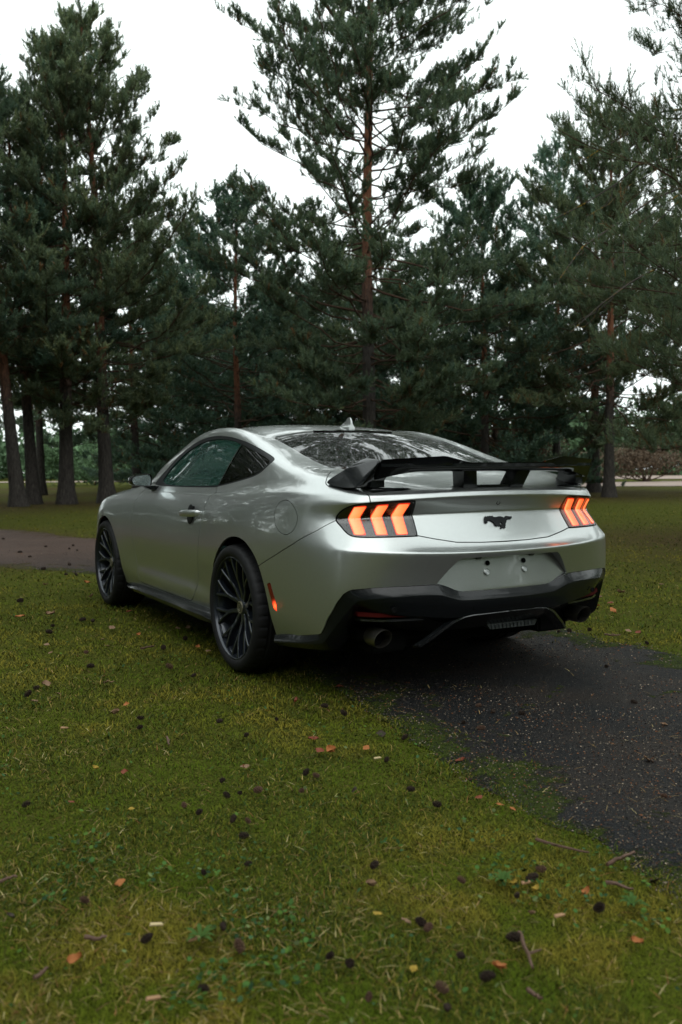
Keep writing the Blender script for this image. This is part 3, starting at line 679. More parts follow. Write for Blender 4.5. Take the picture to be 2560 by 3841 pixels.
def pine(t):
    r = np.random.default_rng(t['seed']); H, z0, R, k = t['H'], t['z0'], t['R'], t['k']; lx, ly = t['lean']
    x, y = DL(t['d'], t['l']); root = tag(empty('pine_tree', (x, y, 0)), t['label'], 'tree', 'pines round the lawn')
    # trunk
    zs = np.linspace(0, H, 26); bend = np.stack([np.sin(zs * .35 + r.random() * 6) * .06 * zs / H * 2, np.cos(zs * .27 + r.random() * 6) * .06 * zs / H * 2], 1)
    bend -= bend[0]; lv = R2 * lx + F2 * ly
    cx = bend[:, 0] + lv[0] * zs * (1 - .25 * zs / H); cy = bend[:, 1] + lv[1] * zs * (1 - .25 * zs / H)
    rad = t['r'] * (1 - .88 * (zs / H) ** .9) * (1 + .55 * np.exp(-zs / .35)); tp = np.stack([cx, cy, zs - .12 * (zs == 0)], 1)
    n = 14; V, F = tube_np(tp[None], rad[None], n)
    V[:, :2] += norm(V[:, :2] - np.repeat(tp[:, :2], n, 0)) * (r.normal(0, .05, (len(V), 1)) * np.repeat(rad, n)[:, None])
    np_obj('trunk', V, F, M_BARK, root, smooth=True, attrs=dict(height=np.clip(V[:, 2] / max(H * .8, 1), 0, 1)))
    def axis(z): return np.array([np.interp(z, zs, cx), np.interp(z, zs, cy), z])
    paths, radii, SP, SD, tw, twr = [], [], [], [], [], []
    fine = t.get('fine'); far = t['d'] > 32 or t['d'] < 3
    z = z0; gap = .46
    while z < H - .3:
        q = (z - z0) / (H - z0); prof = (min(1, .62 + 2.2 * q) if q < .2 else 1.0) * (1 - q ** t.get('pw', 1.35)) ** .85
        nb = 4 + int(r.random() * 3 * k)
        a0 = r.random() * 6.28
        for i in range(nb):
            az = a0 + i * 6.283 / nb + r.normal(0, .28); L = R * prof * (.40 + .76 * r.random() ** .8) + .35
            if q > .08 and r.random() < .12: continue
            el = np.interp(q, [0, .25, .6, 1], [-.10, .10, .40, 1.0]) + r.normal(0, .27)
            m = 8; s = np.linspace(0, 1, m); d0 = np.array([np.cos(az), np.sin(az)])
            hz = L * s * np.cos(el * (1 - .3 * s)); side = np.array([-d0[1], d0[0]]) * r.normal(0, .22) * L
            zz = L * (np.sin(el) * s + .13 * s ** 2 - .07 * np.sin(s * 3.1) * (1 - q)) ; p0 = axis(z + r.normal(0, .10))
            p = np.stack([p0[0] + d0[0] * hz + side[0] * s * s, p0[1] + d0[1] * hz + side[1] * s * s, p0[2] + zz], 1)
            p[1:-1] += r.normal(0, .03 * L ** .5, (m - 2, 3))
            paths.append(p); radii.append((.006 + .0058 * L * t['r'] / .2) * (1 - .80 * s))
            # twigs with shoots
            nt = int((5 + 4.2 * L) * (.6 + .4 * k)); st = .28 + .72 * r.random(nt) ** .8 if q > .15 else .42 + .58 * r.random(nt) ** .8
            for sv in np.append(st, 1.0):
                f = sv * (m - 1); j = min(int(f), m - 2); b = p[j] + (p[j + 1] - p[j]) * (f - j); dr = p[j + 1] - p[j]; dr /= np.linalg.norm(dr)
                sg = -1 if r.random() < .5 else 1; lat_ = np.cross(dr, (0, 0, 1)); lat_ /= np.linalg.norm(lat_) + 1e-6
                td = dr * (.55 + .5 * r.random()) + lat_ * sg * (1.15 * r.random()) * (sv < 1) + np.array((0, 0, -.22 + .85 * r.random() + .2 * q)); td /= np.linalg.norm(td)
                tl = (.25 + .75 * r.random()) * (.5 + .30 * L ** .6) * (1.2 - .55 * sv)
                e = b + td * tl
                if tl > .3 and not far: tw.append(np.linspace(b, e, 3)); twr.append(np.linspace(.006, .003, 3))
                ns = 2 + int(r.random() * 3 * k + 7.0 * tl)
                for u in r.random(ns) ** .6:
                    SP.append(b + td * tl * u); sd_ = td * .42 + r.normal(0, .40, 3) + np.array((0, 0, .80 + .25 * q)); SD.append(sd_)
        z += gap * (.75 + .5 * r.random()) * np.interp(q, [0, 1], [1.0, .8])
    top = axis(H - .1)
    for _ in range(9): SP.append(top + r.normal(0, .14, 3) - np.array((0, 0, .3 * r.random()))); SD.append(r.normal(0, .3, 3) + np.array((0, 0, 1)))
    SP = np.array(SP); SD = norm(np.array(SD)); n = len(SP)
    V, F = tube_np(np.array(paths), np.array(radii), 5 if not far else 4)
    if tw:
        V2, F2_ = tube_np(np.array(tw), np.array(twr), 3); F = np.vstack([F, F2_ + len(V)]); V = np.vstack([V, V2])
    np_obj('limb', V, F, M_LIMB, root, smooth=True)
    hue = r.normal(0, 1, (n, 1)); tt = r.random(); col = np.array((.100, .150, .096)) * (.90 + .3 * r.random()) * np.array((.86 + .36 * tt, 1, 1.12 - .30 * tt)) * (.70 + .55 * r.random((n, 1))) * (1 + hue * np.array((.12, .04, -.06)))
    clump = fbm(SP[:, 0] * .7 + t['seed'], SP[:, 2] * .7 + SP[:, 1] * .5, 3); col = col * (.70 + .62 * clump[:, None])
    brown = (r.random(n) < .008 + .16 * (SP[:, 2] < 5.5) * (fbm(SP[:, 0] * .8 + 5 * t['seed'], SP[:, 2] * .9 + SP[:, 1] * .6, 2) > .66) + .06 * (fbm(SP[:, 0] * .5 + 31, SP[:, 2] * .6 + SP[:, 1] * .4 + t['seed'], 2) > .70)); col[brown] = np.array((.16, .070, .024)) * (.6 + .8 * r.random((brown.sum(), 1)))
    nn = 18 if fine else (6 if far else 11)
    V, T, c = shoots(SP, SD, (.14 + .17 * r.random(n)) * (.85 if fine else 1.0), .075 if fine else .115, nn, .012 if fine else (.066 if far else .040), col, r)
    np_obj('crown', V, T, M_NEEDLE, root, col=c)
    if fine:   # bare dead limbs with lichen, reaching towards the lawn
        ps, rs = [], []
        for zb, tgt in ((5.6, (-3.5, .5, 4.55)), (5.3, (-3.6, -.4, 3.7)), (6.1, (-3.0, .8, 5.5)), (4.3, (-3.2, .2, 3.0)), (5.0, (-2.4, -1.0, 4.9))):
            s = np.linspace(0, 1, 9)[:, None]; a = axis(zb); b = np.array([*(R2 * tgt[0] + F2 * tgt[1]), tgt[2]]); p = a + (b - a) * s; p[:, 2] += .45 * np.sin(s[:, 0] * 3.14) ; p[1:] += r.normal(0, .05, (8, 3)); ps.append(p); rs.append(.034 * (1 - .85 * s[:, 0]))
            for u in (.35, .5, .62, .75, .88):
                j = int(u * 8); e = p[j] + (p[8] - p[j]) * .5 + r.normal(0, .3, 3) + np.array((0, 0, -.15)); q_ = np.linspace(p[j], e, 9); q_[1:] += np.cumsum(r.normal(0, .02, (8, 3)), 0); ps.append(q_); rs.append(np.linspace(.010, .003, 9))
        V, F = tube_np(np.array(ps), np.array(rs), 6); np_obj('dead_limb', V, F, M_DEADLIMB, root, smooth=True)
    return root
ROOTS = [pine(t) for t in TREES]
# trees that are only seen mirrored in the paintwork and the windows: copies of those in view
for i, (src, d, l, rz) in enumerate([(2, -12, -14, 1.0), (3, 2, -15, 2.2), (10, -17, 1, .6), (13, -13, 13, 3.0), (8, -18, -7, 4.0), (11, -16, 7, 5.1), (9, -5, -17, 1.9), (3, 7, -14, .4), (2, -21, -3, 2.8), (12, 6, 17, .9), (13, -20, 11, 1.2), (2, 12, -12, 3.3), (3, 17, -11, 5.2), (10, 13, -16, 1.5), (13, 2, 17, 2.6), (3, 21, -14, .2), (8, 24, -17, 2.0), (9, -8, -20, 1.1), (2, 5, -20, .5), (10, -20, -14, 4.4), (8, -14, -11, 1.4), (9, -15, 4, 3.6)]):
    a = ROOTS[src]; b = a.copy(); link(b); x, y = DL(d, l); b.location = (x, y, 0); b.rotation_euler = (0, 0, rz)
    b['label'] = 'pine out of frame %s the photographer, mirrored in the paintwork' % ('behind' if d < -4 else ('left of' if l < 0 else 'right of'))
    for ch in a.children:
        c = ch.copy(); link(c); c.parent = b

# a second rank of low pines closes the view under the crowns: copies turned differently
FAR_PINES = [(15, 50, -3.4, .9, .95, 'far pine filling the gap left of the middle trunk'), (16, 52, 4.2, 2.0, .95, 'far pine filling the gap right of the middle trunk'), (8, 52, -10.5, 4.2, .85, 'far pine between the left trunks and the mirror'), (16, 48, .6, 3.7, .9, 'far pine straight behind the roof antenna'), (9, 50, -7.0, 5.9, .85, 'far pine behind the driver side window'), (8, 43, -1.8, .7, .8, 'dark pine close behind the low bushy one left of the middle trunk'), (9, 42, 3.2, 4.4, .8, 'dark pine close behind the middle trunk on its right'), (8, 43, 7.6, 2.3, .8, 'dark pine between the bushy pine and the clear right hand trunk'), (16, 66, -6.0, 1.1, 1.0, 'farthest pine showing above the bonnet')]
for src, d, l, rz, sc, lb in FAR_PINES:
    a = ROOTS[src]; b = a.copy(); link(b); x, y = DL(d, l); b.location = (x, y, 0); b.rotation_euler = (0, 0, rz); b.scale = (sc * 1.15, sc * 1.15, sc); b['label'] = lb
    for ch in a.children: c = ch.copy(); link(c); c.parent = b

# ---- broadleaf bushes and the far wood
M_LEAFM = mat_blades('bush_leaves', .6)
def leaf_cloud(C0, RAD, n, sz, col, r, squash=1.0):
    """n leaf-sized faces spread through lumpy volumes C0 (k,3) RAD (k,3)"""
    k = len(C0); i = r.integers(0, k, n); d = norm(r.normal(size=(n, 3))); rr = r.random((n, 1)) ** .45
    P = C0[i] + d * RAD[i] * rr * (.8 + .4 * fbm(d[:, 0] * 3 + i, d[:, 2] * 3 + d[:, 1] * 2, 3)[:, None]); P = P[P[:, 2] > .02]; n = len(P)
    a = norm(r.normal(size=(n, 3))); b = norm(np.cross(a, r.normal(size=(n, 3)))); s = sz * (.6 + .8 * r.random((n, 1)))
    V = np.stack([P - a * s, P + b * s * .5, P + a * s, P - b * s * .5], 1).reshape(-1, 3); F = np.arange(n * 4).reshape(-1, 4)
    c = col * (.6 + .8 * r.random((n, 1))); return V, F, np.repeat(c, 4, 0)
def bush(name, d, l, w, h, col, seed, label, n=7000, sz=.10):
    r = np.random.default_rng(seed); x, y = DL(d, l); root = tag(empty(name, (x, y, 0)), label, 'bush', 'bushes behind the pines')
    k = 11; C0 = np.stack([r.uniform(-w, w, k), r.uniform(-w, w, k) * .6, r.uniform(.25, .72, k) * h], 1); RAD = np.stack([r.uniform(.35, .55, k) * w, r.uniform(.35, .55, k) * w, r.uniform(.25, .4, k) * h], 1)
    V, F, c = leaf_cloud(C0, RAD, n, sz, np.array(col), r); np_obj('foliage', V, F, M_LEAFM, root, col=c)
    p = []; 
    for i in range(k): p.append(np.linspace((0, 0, 0), C0[i], 6) + np.concatenate([np.zeros((1, 3)), r.normal(0, .06, (5, 3))]))
    V, F = tube_np(np.array(p), np.tile(np.linspace(.05, .012, 6), (k, 1)), 5); np_obj('stems', V, F, M_LIMB, root)
for a in [('bush', 46, -1.4, 3.2, 4.6, (.034, .052, .032), 51, 'dark bush behind the car roof, left of the middle trunk'),
          ('bush', 45, 4.2, 3.2, 4.4, (.036, .050, .030), 52, 'dark bush behind the car, right of the middle trunk'),
          ('bush', 47, 8.4, 2.8, 3.6, (.070, .046, .026), 53, 'brownish bush above the right end of the wing'),
          ('bush', 55, 14.0, 2.4, 2.4, (.070, .10, .060), 54, 'small green bush beyond the clear trunk on the right'),
          ('bush', 48, -5.6, 3.0, 4.4, (.036, .056, .034), 55, 'dark bush behind the driver side window'),
          ('bush', 60, 21, 4.0, 2.8, (.11, .080, .055), 56, 'russet hedge bush beyond the pale path at the right edge'),
          ('bush', 50, 1.4, 3.4, 5.4, (.036, .046, .030), 57, 'tall dark bush straight behind the roof antenna'),
          ('bush', 58, -11.0, 3.2, 3.0, (.095, .155, .075), 58, 'green bush between the left trunks and the door mirror'),
          ('bush', 62, -17.5, 3.6, 3.2, (.095, .16, .078), 59, 'green bush seen between the leftmost trunks')]: bush(*a)
def far_wood():
    r = np.random.default_rng(77); C0, RAD, CO = [], [], []
    for i in range(90):
        lat = r.uniform(-1, 1); d = r.uniform(92, 125); l = lat * d * .52; x, y = DL(d, l); h = r.uniform(4.5, 9) * (1.2 if lat > .1 else .9)
        C0.append((x, y, h * .45)); RAD.append((r.uniform(3, 5.5), r.uniform(3, 5.5), h * .62))
    for i in range(120):   # the wood closes round behind the photographer
        a = r.uniform(.62, 5.66) ; d = r.uniform(36, 58); h = r.uniform(7, 13); p = CAMP + d * (F2 * math.cos(a) + R2 * math.sin(a))
        C0.append((p[0], p[1], h * .42)); RAD.append((r.uniform(3.5, 6), r.uniform(3.5, 6), h * .6))
    C0, RAD = np.array(C0), np.array(RAD)
    V, F, c = leaf_cloud(C0, RAD, 120000, .38, np.array((.080, .135, .070)), r)
    tag(np_obj('far_wood', V, F, M_LEAFM, None, col=c), kind='stuff')
far_wood()
# ---------------------------------------------------------------- the car
M_PAINT = mat_paint()
M_BLACK = mat_gloss('gloss_black', (.006, .007, .008), .10)
M_TRIM = mat_gloss('black_trim', (.006, .007, .008), .5, True, .0, .22)
M_BADGE = mat_gloss('badge_black', (.003, .004, .005), .4, False, .08, .12)
M_PLASTIC = mat_plain('textured_black_plastic', (.012, .013, .014), .5, 0, (300, .25, .002))
M_SATIN = mat_gloss('wet_satin_black', (.004, .005, .006), .22, True, .35, .24)
M_VOID = mat_plain('dark_cavity', (.006, .006, .006), .9, 0, None, .1)
M_RUBBER = mat_plain('tyre_rubber', (.009, .009, .010), .6, 0, (90, .2, .003), .25)
M_RIM = mat_gloss('dark_blue_grey_alloy', (.020, .025, .034), .30, False, .6); M_RIM.node_tree.nodes['Principled BSDF'].inputs['Metallic'].default_value = .55
M_CHAMP = mat_plain('champagne_cap', (.42, .38, .28), .35, .8)
M_STEEL = mat_plain('dull_steel', (.30, .28, .25), .32, .95)
M_DISC = mat_plain('brake_iron', (.10, .09, .085), .5, .7)
M_GREENGLASS = mat_glass('green_tinted_glass', (.22, .50, .42), 1.45, through_light=(.19, (.012, .20, .15)))
M_DARKGLASS = mat_glass('privacy_glass', (.04, .05, .05), 1.1)
M_REARGLASS = mat_glass('rear_glass', (.10, .12, .12), 1.15)
M_LIT = NT('lit_light_bar'); _g = M_LIT.attr('glow', 'Fac'); M_LIT.set(Base_Color=(.5, .05, .02), Roughness=.25, Emission_Strength=1.65)
M_LIT.l(M_LIT.ramp(_g, [(.0, (1, .12, .03)), (.35, (1, .22, .055)), (.75, (1, .36, .13)), (.95, (1, .26, .08))]), M_LIT.b.inputs['Emission Color']); M_LIT = M_LIT.m
M_LENS = mat_glass('clear_lamp_lens', (.96, .95, .95), .9)
M_LITEDGE = mat_emit('light_bar_edge', (1.0, .035, .008), .9, (.4, .02, .01))
M_REDLENS = mat_gloss('dark_red_lens', (.040, .003, .002), .7, False, .0, .05)
M_MARKER = NT('side_marker_lens'); _g = M_MARKER.attr('glow', 'Fac'); M_MARKER.set(Base_Color=(.12, .008, .006), Roughness=.15, Emission_Color=(1, .06, .015))
M_MARKER.l(M_MARKER.math('MULTIPLY', M_MARKER.math('POWER', _g, 3.0), 6.0), M_MARKER.b.inputs['Emission Strength']); M_MARKER = M_MARKER.m
M_AMBER = mat_emit('amber_marker', (1.0, .12, .02), 1.5, (.4, .05, .01))
M_MIRROR = mat_plain('mirror_silver', (.50, .55, .56), .10, 1.0)
M_LEATHER = mat_plain('dark_seat_leather', (.022, .02, .02), .55)
M_CLEAR = mat_plain('clear_ribbed_lens', (.10, .11, .115), .3, .2)

car = tag(empty('parked_coupe'), 'wet silver two-door coupe with black wheels, rear wing and lit tail lights', 'car')

HALF = body_surface(4)
R_ = lambda M: M[0][:, 6]
ARCH_R = [(.46, .10), (.452, .20), (.432, .30), (.385, .45), (.315, .565), (.20, .662), (.07, .728), (-.06, .748), (-.18, .738), (-.285, .688), (-.36, .612), (-.415, .49), (-.445, .36), (-.462, .26), (-.47, .10)]
ARCH_F = [(3.14, .10), (3.12, .30), (3.075, .45), (3.0, .575), (2.925, .645), (2.84, .705), (2.71, .739), (2.60, .724), (2.50, .680), (2.40, .598), (2.33, .485), (2.297, .363), (2.285, .25), (2.28, .10)]
WIN_OUT = [(1.737, .985), (.555, .994), (.48, 1.003), (.242, 1.028), (0, 1.058), (-.090, 1.076), (-.140, 1.098), (-.183, 1.143), (-.172, 1.158), (-.112, 1.177), (.073, 1.223), (.273, 1.265), (.486, 1.296), (.633, 1.310), (.785, 1.317), (.94, 1.313), (1.098, 1.298), (1.263, 1.269), (1.429, 1.226), (1.567, 1.169), (1.68, 1.095), (1.76, 1.02)]
WIN_IN = [(1.62, .993), (.553, 1.002), (.249, 1.036), (.008, 1.067), (-.09, 1.087), (-.148, 1.118), (-.158, 1.146), (-.039, 1.178), (.162, 1.219), (.332, 1.253), (.463, 1.276), (.61, 1.291), (.759, 1.296), (.911, 1.292), (1.065, 1.276), (1.221, 1.245), (1.378, 1.202), (1.51, 1.147), (1.60, 1.08)]
TL_POLY = [(.797, .862), (.794, .884), (.782, .907), (.767, .925), (.750, .936), (.724, .943), (.684, .948), (.607, .9525), (.480, .956), (.470, .951), (.461, .884), (.472, .793), (.480, .7905), (.697, .791), (.752, .793), (.771, .799), (.781, .812), (.788, .840)]
CHEV = [[(.742, .930), (.692, .933), (.702, .883), (.709, .802), (.757, .802), (.751, .880)],
        [(.650, .935), (.595, .938), (.607, .885), (.613, .8005), (.668, .8010), (.661, .884)],
        [(.552, .940), (.493, .942), (.507, .885), (.515, .799), (.573, .7995), (.566, .884)]]
BQ_Y = [-.95, -.89, -.822, -.684, -.517, -.344, -.28, -.20]; BQ_Z = [.865, .865, .812, .747, .678, .610, .45, .25]
TB_W = [0, .142, .286, .398, .468, .480, .697, .752, .771, .781, .788, .797]; TB_Z = [.749, .751, .757, .777, .792, .7905, .791, .793, .799, .812, .84, .865]
VAL = [(.921, -.47, .268), (.905, -.62, .292), (.885, -.78, .322), (.873, -.867, .338), (.870, -.89, .365), (.866, -.919, .415), (.845, -.973, .498), (.825, -1.0, .537), (.810, -1.013, .551), (.792, -1.024, .559), (.70, -1.066, .565), (.584, -1.101, .567), (.415, -1.134, .568), (.36, -1.137, .552), (.294, -1.14, .525), (.15, -1.148, .521), (0, -1.15, .520)]
REC = [(-.2, .522), (.294, .525), (.36, .551), (.408, .568), (.350, .640), (.310, .678), (.292, .686), (-.2, .690)]
DOOR = [(1.80, 1.02), (1.87, .968), (1.897, .957), (1.922, .908), (1.965, .840), (1.992, .772), (1.999, .632), (1.975, .537), (1.945, .42), (1.93, .34), (1.905, .29), (1.865, .272), (.84, .272), (.79, .286), (.745, .308), (.70, .352), (.665, .408), (.62, .54), (.590, .65), (.563, .754), (.552, .834), (.520, .893), (.498, .942), (.492, .985), (.50, 1.03)]

def build_shell(HALF):
    M = HALF
    for A in (ARCH_R, ARCH_F):
        ap = smooth_poly(A, 2)
        M = cut(M, masked(sdf(yz(M), ap), (M[0][:, 0] > .5) & (R_(M) < 8.2)))[1]
    D = M[0]; w, y, z = D[:, 0], D[:, 1], D[:, 2]
    va = np.array(VAL)
    zs = np.interp(-y, -va[:4, 1], va[:4, 2]); zr = np.interp(w, va[3:, 0][::-1], va[3:, 2][::-1])
    zb = np.where((y > -.867) | (w > .8735), zs, zr)
    M = cut(M, masked((z - zb) * .5, y < -.42))[1]
    win, M = take(M, masked(sdf(yz(M), smooth_poly(WIN_OUT, 2)), (R_(M) > 8.55) & (R_(M) < 10.9) & (yz(M)[:, 0] < 1.95)))
    RG = [(-.2, .302), (.25, .301), (.42, .296), (.602, .244), (.597, .011), (.602, -.284), (.588, -.530), (.35, -.57), (-.2, -.60)]
    rg, M = take(M, masked(sdf(wy(M), smooth_poly(RG, 1)), R_(M) > 10.3))
    WS = [(-.2, 1.56), (.30, 1.535), (.575, 1.44), (.635, 1.80), (.66, 2.03), (.40, 2.22), (-.2, 2.30)]
    ws, M = take(M, masked(sdf(wy(M), WS), (R_(M) > 10.6) & (yz(M)[:, 0] > 1.2)))
    inner = M; inner = cut(inner, masked(sdf(wz(inner), [(a, b) if b < .6 else (a + .03 if a > 0 else a, b + .02) for a, b in REC]), (inner[0][:, 1] < -.9) & (inner[0][:, 0] < .6)))[1]
    tl, M = take(M, masked(sdf(wz(M), smooth_poly(TL_POLY, 1)), (yz(M)[:, 0] < -.8) & (R_(M) > 4.2) & (R_(M) < 8.6)), .0028)
    D = M[0]; zl = np.where((D[:, 0] > .797) | (D[:, 1] > -.84), np.interp(D[:, 1], BQ_Y, BQ_Z), np.interp(D[:, 0], TB_W, TB_Z))
    bump_, M = take(M, masked((D[:, 2] - zl) * .9, (D[:, 1] < -.2) & (R_(M) < 8.0)), .0020)
    # boot lid
    D = M[0]
    bp = [(-.2, 1.4), (.683, 1.4), (.683, .90), (.60, .85), (.52, .80), (.478, .7905), (.468, .7925), (.398, .777), (.286, .757), (.142, .751), (-.2, .749)]
    tp = [(-.2, -2), (.683, -2), (.683, -.98), (.722, -.90), (.765, -.825), (.779, -.79), (.779, -.765), (.773, -.75), (.740, -.705), (.655, -.589), (.600, -.536), (.588, -.55), (.35, -.585), (-.2, -.613)]
    f = np.where(R_(M) < 8.0, sdf(wz(M), bp), sdf(wy(M), tp))
    boot, M = take(M, masked(f, D[:, 1] < -.3), .0022)
    door, M = take(M, masked(sdf(yz(M), smooth_poly(DOOR, 1)), (M[0][:, 0] > .6) & (R_(M) < 9.6)), .0030)
    t = np.linspace(0, 2 * np.pi, 48, endpoint=False)
    flap_p = np.stack([-.601 + .099 * np.cos(t) + .012 * np.sin(t), .8715 + .083 * np.sin(t)], 1)
    flap, M = take(M, masked(sdf(yz(M), flap_p), (M[0][:, 0] > .6) & (R_(M) < 8.0)), .0016)
    # front: bumper, bonnet, wing panel (fender)
    fb, M = take(M, masked(3.30 - yz(M)[:, 0], R_(M) < 8.9) * 1.0, .002)
    hood, M = take(M, masked(np.maximum(8.75 - R_(M), 2.12 - yz(M)[:, 0]) * .1, yz(M)[:, 0] > 1.9), .0004)
    fend, M = take(M, masked(np.maximum(R_(M) - 9.05, 1.80 - yz(M)[:, 0]) * .1, yz(M)[:, 0] > 1.6), .0002)
    return dict(body=M, win=win, rg=rg, ws=ws, tl=tl, bumper=bump_, boot=boot, door=door, flap=flap, fb=fb, hood=hood, fend=fend, inner=inner)
SH = build_shell(HALF); INNER = build_shell(body_surface(3))['inner']

L, RR, BOTH = (-1,), (1,), (-1, 1)
skin('body_shell', SH['body'], M_PAINT, BOTH, car, .016)
inn = shifted(INNER, -.008); skin('inner_shell', (inn[0], inn[1]), M_VOID, BOTH, car, 0)
skin('bonnet', SH['hood'], M_PAINT, BOTH, car, .012); skin('front_bumper', SH['fb'], M_PAINT, BOTH, car, .012)
# rear bumper with the recessed plate area, side markers cut into its flanks
Mb = SH['bumper']
rec, Mb = take(Mb, masked(sdf(wz(Mb), REC), (Mb[0][:, 1] < -.9) & (Mb[0][:, 0] < .6)), .0)
MK = [(-.432, .531), (-.466, .539), (-.506, .449), (-.514, .394), (-.484, .412)]
mk, Mb = take(Mb, masked(sdf(yz(Mb), MK), Mb[0][:, 0] > .8), .0012)
bumper = skin('rear_bumper', Mb, M_PAINT, BOTH, car, .012)
def recess_depth(D):
    r2 = np.array(REAR['r2'])[1:]; low = np.polyval(np.polyfit(np.r_[r2[:, 0], -r2[:, 0]], np.r_[r2[:, 1], r2[:, 1]], 4), D[:, 0]); return np.maximum(low + .11 * (D[:, 2] - .525) + .005 - D[:, 1], 0)
Dr = rec[0].copy(); dp = recess_depth(Dr); Dr[:, 1] += dp
nn = np.cross(np.diff(Dr[:1, :3].repeat(2, 0), axis=0), np.zeros(3)) if False else None
Nr = np.zeros((len(Dr), 3)); tri = rec[1]
fn = np.cross(Dr[tri[:, 1], :3] - Dr[tri[:, 0], :3], Dr[tri[:, 2], :3] - Dr[tri[:, 0], :3])
for k in range(3): np.add.at(Nr, tri[:, k], fn)
Dr[:, 3:6] = Nr / (np.linalg.norm(Nr, axis=1)[:, None] + 1e-12)
plate = skin('plate_recess', (Dr, rec[1]), M_PAINT, BOTH, bumper, 0)
# side walls of the recess: join the bumper edge to the recessed panel
E_ = np.vstack([tri[:, [0, 1]], tri[:, [1, 2]], tri[:, [2, 0]]]); ks = np.sort(E_, 1); kk = ks[:, 0] * 10 ** 7 + ks[:, 1]
_, iv, ct = np.unique(kk, return_inverse=True, return_counts=True); Eb = E_[ct[iv.ravel()] == 1]
Eb = Eb[~((rec[0][Eb[:, 0], 0] < 1e-4) & (rec[0][Eb[:, 1], 0] < 1e-4))]
wv, wf, o = [], [], 0
for s in BOTH:
    sc = np.array([s, 1, 1.0]); a, b = rec[0][Eb[:, 0], :3] * sc, rec[0][Eb[:, 1], :3] * sc; c_, d_ = Dr[Eb[:, 0], :3] * sc, Dr[Eb[:, 1], :3] * sc
    m = len(Eb); wv += [a, b, c_, d_]; r = np.arange(m); q = np.stack([r, r + m, r + 3 * m, r + 2 * m], 1) + o; wf.append(q if s > 0 else q[:, ::-1]); o += 4 * m
np_obj('recess_wall', np.vstack(wv), np.vstack(wf), M_PAINT, bumper)
def rec_y(w, z):
    i = np.argmin((Dr[:, 0] - abs(w)) ** 2 + (Dr[:, 2] - z) ** 2); return Dr[i, 1]
def disc(bm, c, r, n=24, dirn=(0, -1, 0), h=.003, prof=None):
    """small turned part facing backwards, profile [(radius, height)]"""
    d = Vector(dirn).normalized(); a = d.cross(Vector((0, 0, 1))).normalized() if abs(d.z) < .9 else Vector((1, 0, 0)); b = d.cross(a); c = Vector(c)
    prof = prof or [(r, 0), (r, h), (r * .85, h * 1.2)]
    rings = [[c + d * hh + (a * math.cos(t) + b * math.sin(t)) * rr for t in [2 * math.pi * k / n for k in range(n)]] for rr, hh in prof]
    R = add_loft(bm, rings, caps=True); fix_normals(bm)
for s in BOTH:
    y0 = rec_y(.118, .608)
    bm = bmesh.new(); disc(bm, (s * .118, y0 - .002, .608), .016, 28, (0, -1, .35), prof=[(.0165, 0), (.0165, .004), (.0145, .005), (.0125, .001), (.0105, .001), (.0095, .004), (.0065, .004), (.0055, .001), (.003, .001), (.0025, .004), (.0005, .0045)])
    bm_obj('plug', bm, M_PAINT, bumper, 40)
    y1 = rec_y(.118, .652)
    bm = bmesh.new(); disc(bm, (s * .112, y1 - .003, .650), .012, 20, (0, -1, .3), prof=[(.0125, 0), (.0125, .003), (.010, .003), (.009, -.004), (.0005, -.005)])
    bm_obj('screw_hole', bm, M_VOID, bumper, 40)
    bm = bmesh.new(); disc(bm, (s * .165, rec_y(.165, .676) - .006, .680), .012, 16, (0, -.5, -.8), prof=[(.016, 0), (.015, .006), (.004, .007)])
    bm_obj('plate_lamp', bm, M_CLEAR, bumper, 40)
for s in BOTH:
    Dm = shifted(mk, .0015)
    V, N, T = with_walls(Dm, .012); sc = np.array([s, 1, 1.0])
    g = np.exp(-(((V[:, 1] + .500) / .030) ** 2 + ((V[:, 2] - .425) / .030) ** 2))
    o = np_obj('side_marker', V * sc, T if s > 0 else T[:, ::-1], M_MARKER, car, N * sc, attrs=dict(glow=g))
# boot lid, doors, flap, front wings
boot = skin('boot_lid', SH['boot'], M_PAINT, BOTH, car, .014)
doors = {}
for s in BOTH:
    doors[s] = skin('door', SH['door'], M_PAINT, (s,), car, .018)
    skin('front_wing', SH['fend'], M_PAINT, (s,), car, .014)
skin('fuel_flap', SH['flap'], M_PAINT, L, car, .010)
skin('blank_panel', SH['flap'], M_PAINT, RR, car, .002)
# ---- glass
W = SH['win']
gl, ring = cut(W, sdf(yz(W), smooth_poly(WIN_IN, 2)))
P0, P1 = np.array((.332, 1.253)), np.array((.512, 1.000)); dv = (P1 - P0) / np.linalg.norm(P1 - P0); nv = np.array((-dv[1], dv[0]))
def dl(M): return (yz(M) - P0) @ nv
qa, rest = cut(gl, dl(gl) + .007); bar, qb = cut(rest, dl(rest) - .007)
fwd, aft = (qa, qb) if qa[0][:, 1].mean() > qb[0][:, 1].mean() else (qb, qa)
for s in BOTH:
    skin('door_glass', shifted(fwd, -.007), M_GREENGLASS, (s,), doors[s], 0)
    skin('quarter_glass', shifted(aft, -.007), M_DARKGLASS, (s,), car, 0)
    tr = skin('window_trim', shifted(ring, -.001), M_TRIM, (s,), car, .012)
    skin('pillar_strip', shifted(bar, -.004), M_BLACK, (s,), tr, .006)
rg = SH['rg']; D = rg[0]
bl, rg2 = take(rg, masked(sdf(wy(rg), [(-.2, .272), (.24, .274), (.285, .290), (.285, .32), (-.2, .32)]), np.ones(len(D), bool)))
skin('rear_glass', shifted(rg2, -.005), M_REARGLASS, BOTH, car, 0)
skin('high_brake_light', shifted(bl, .004), M_BLACK, BOTH, car, .02)
skin('windscreen', shifted(SH['ws'], -.004), M_GREENGLASS, BOTH, car, 0)
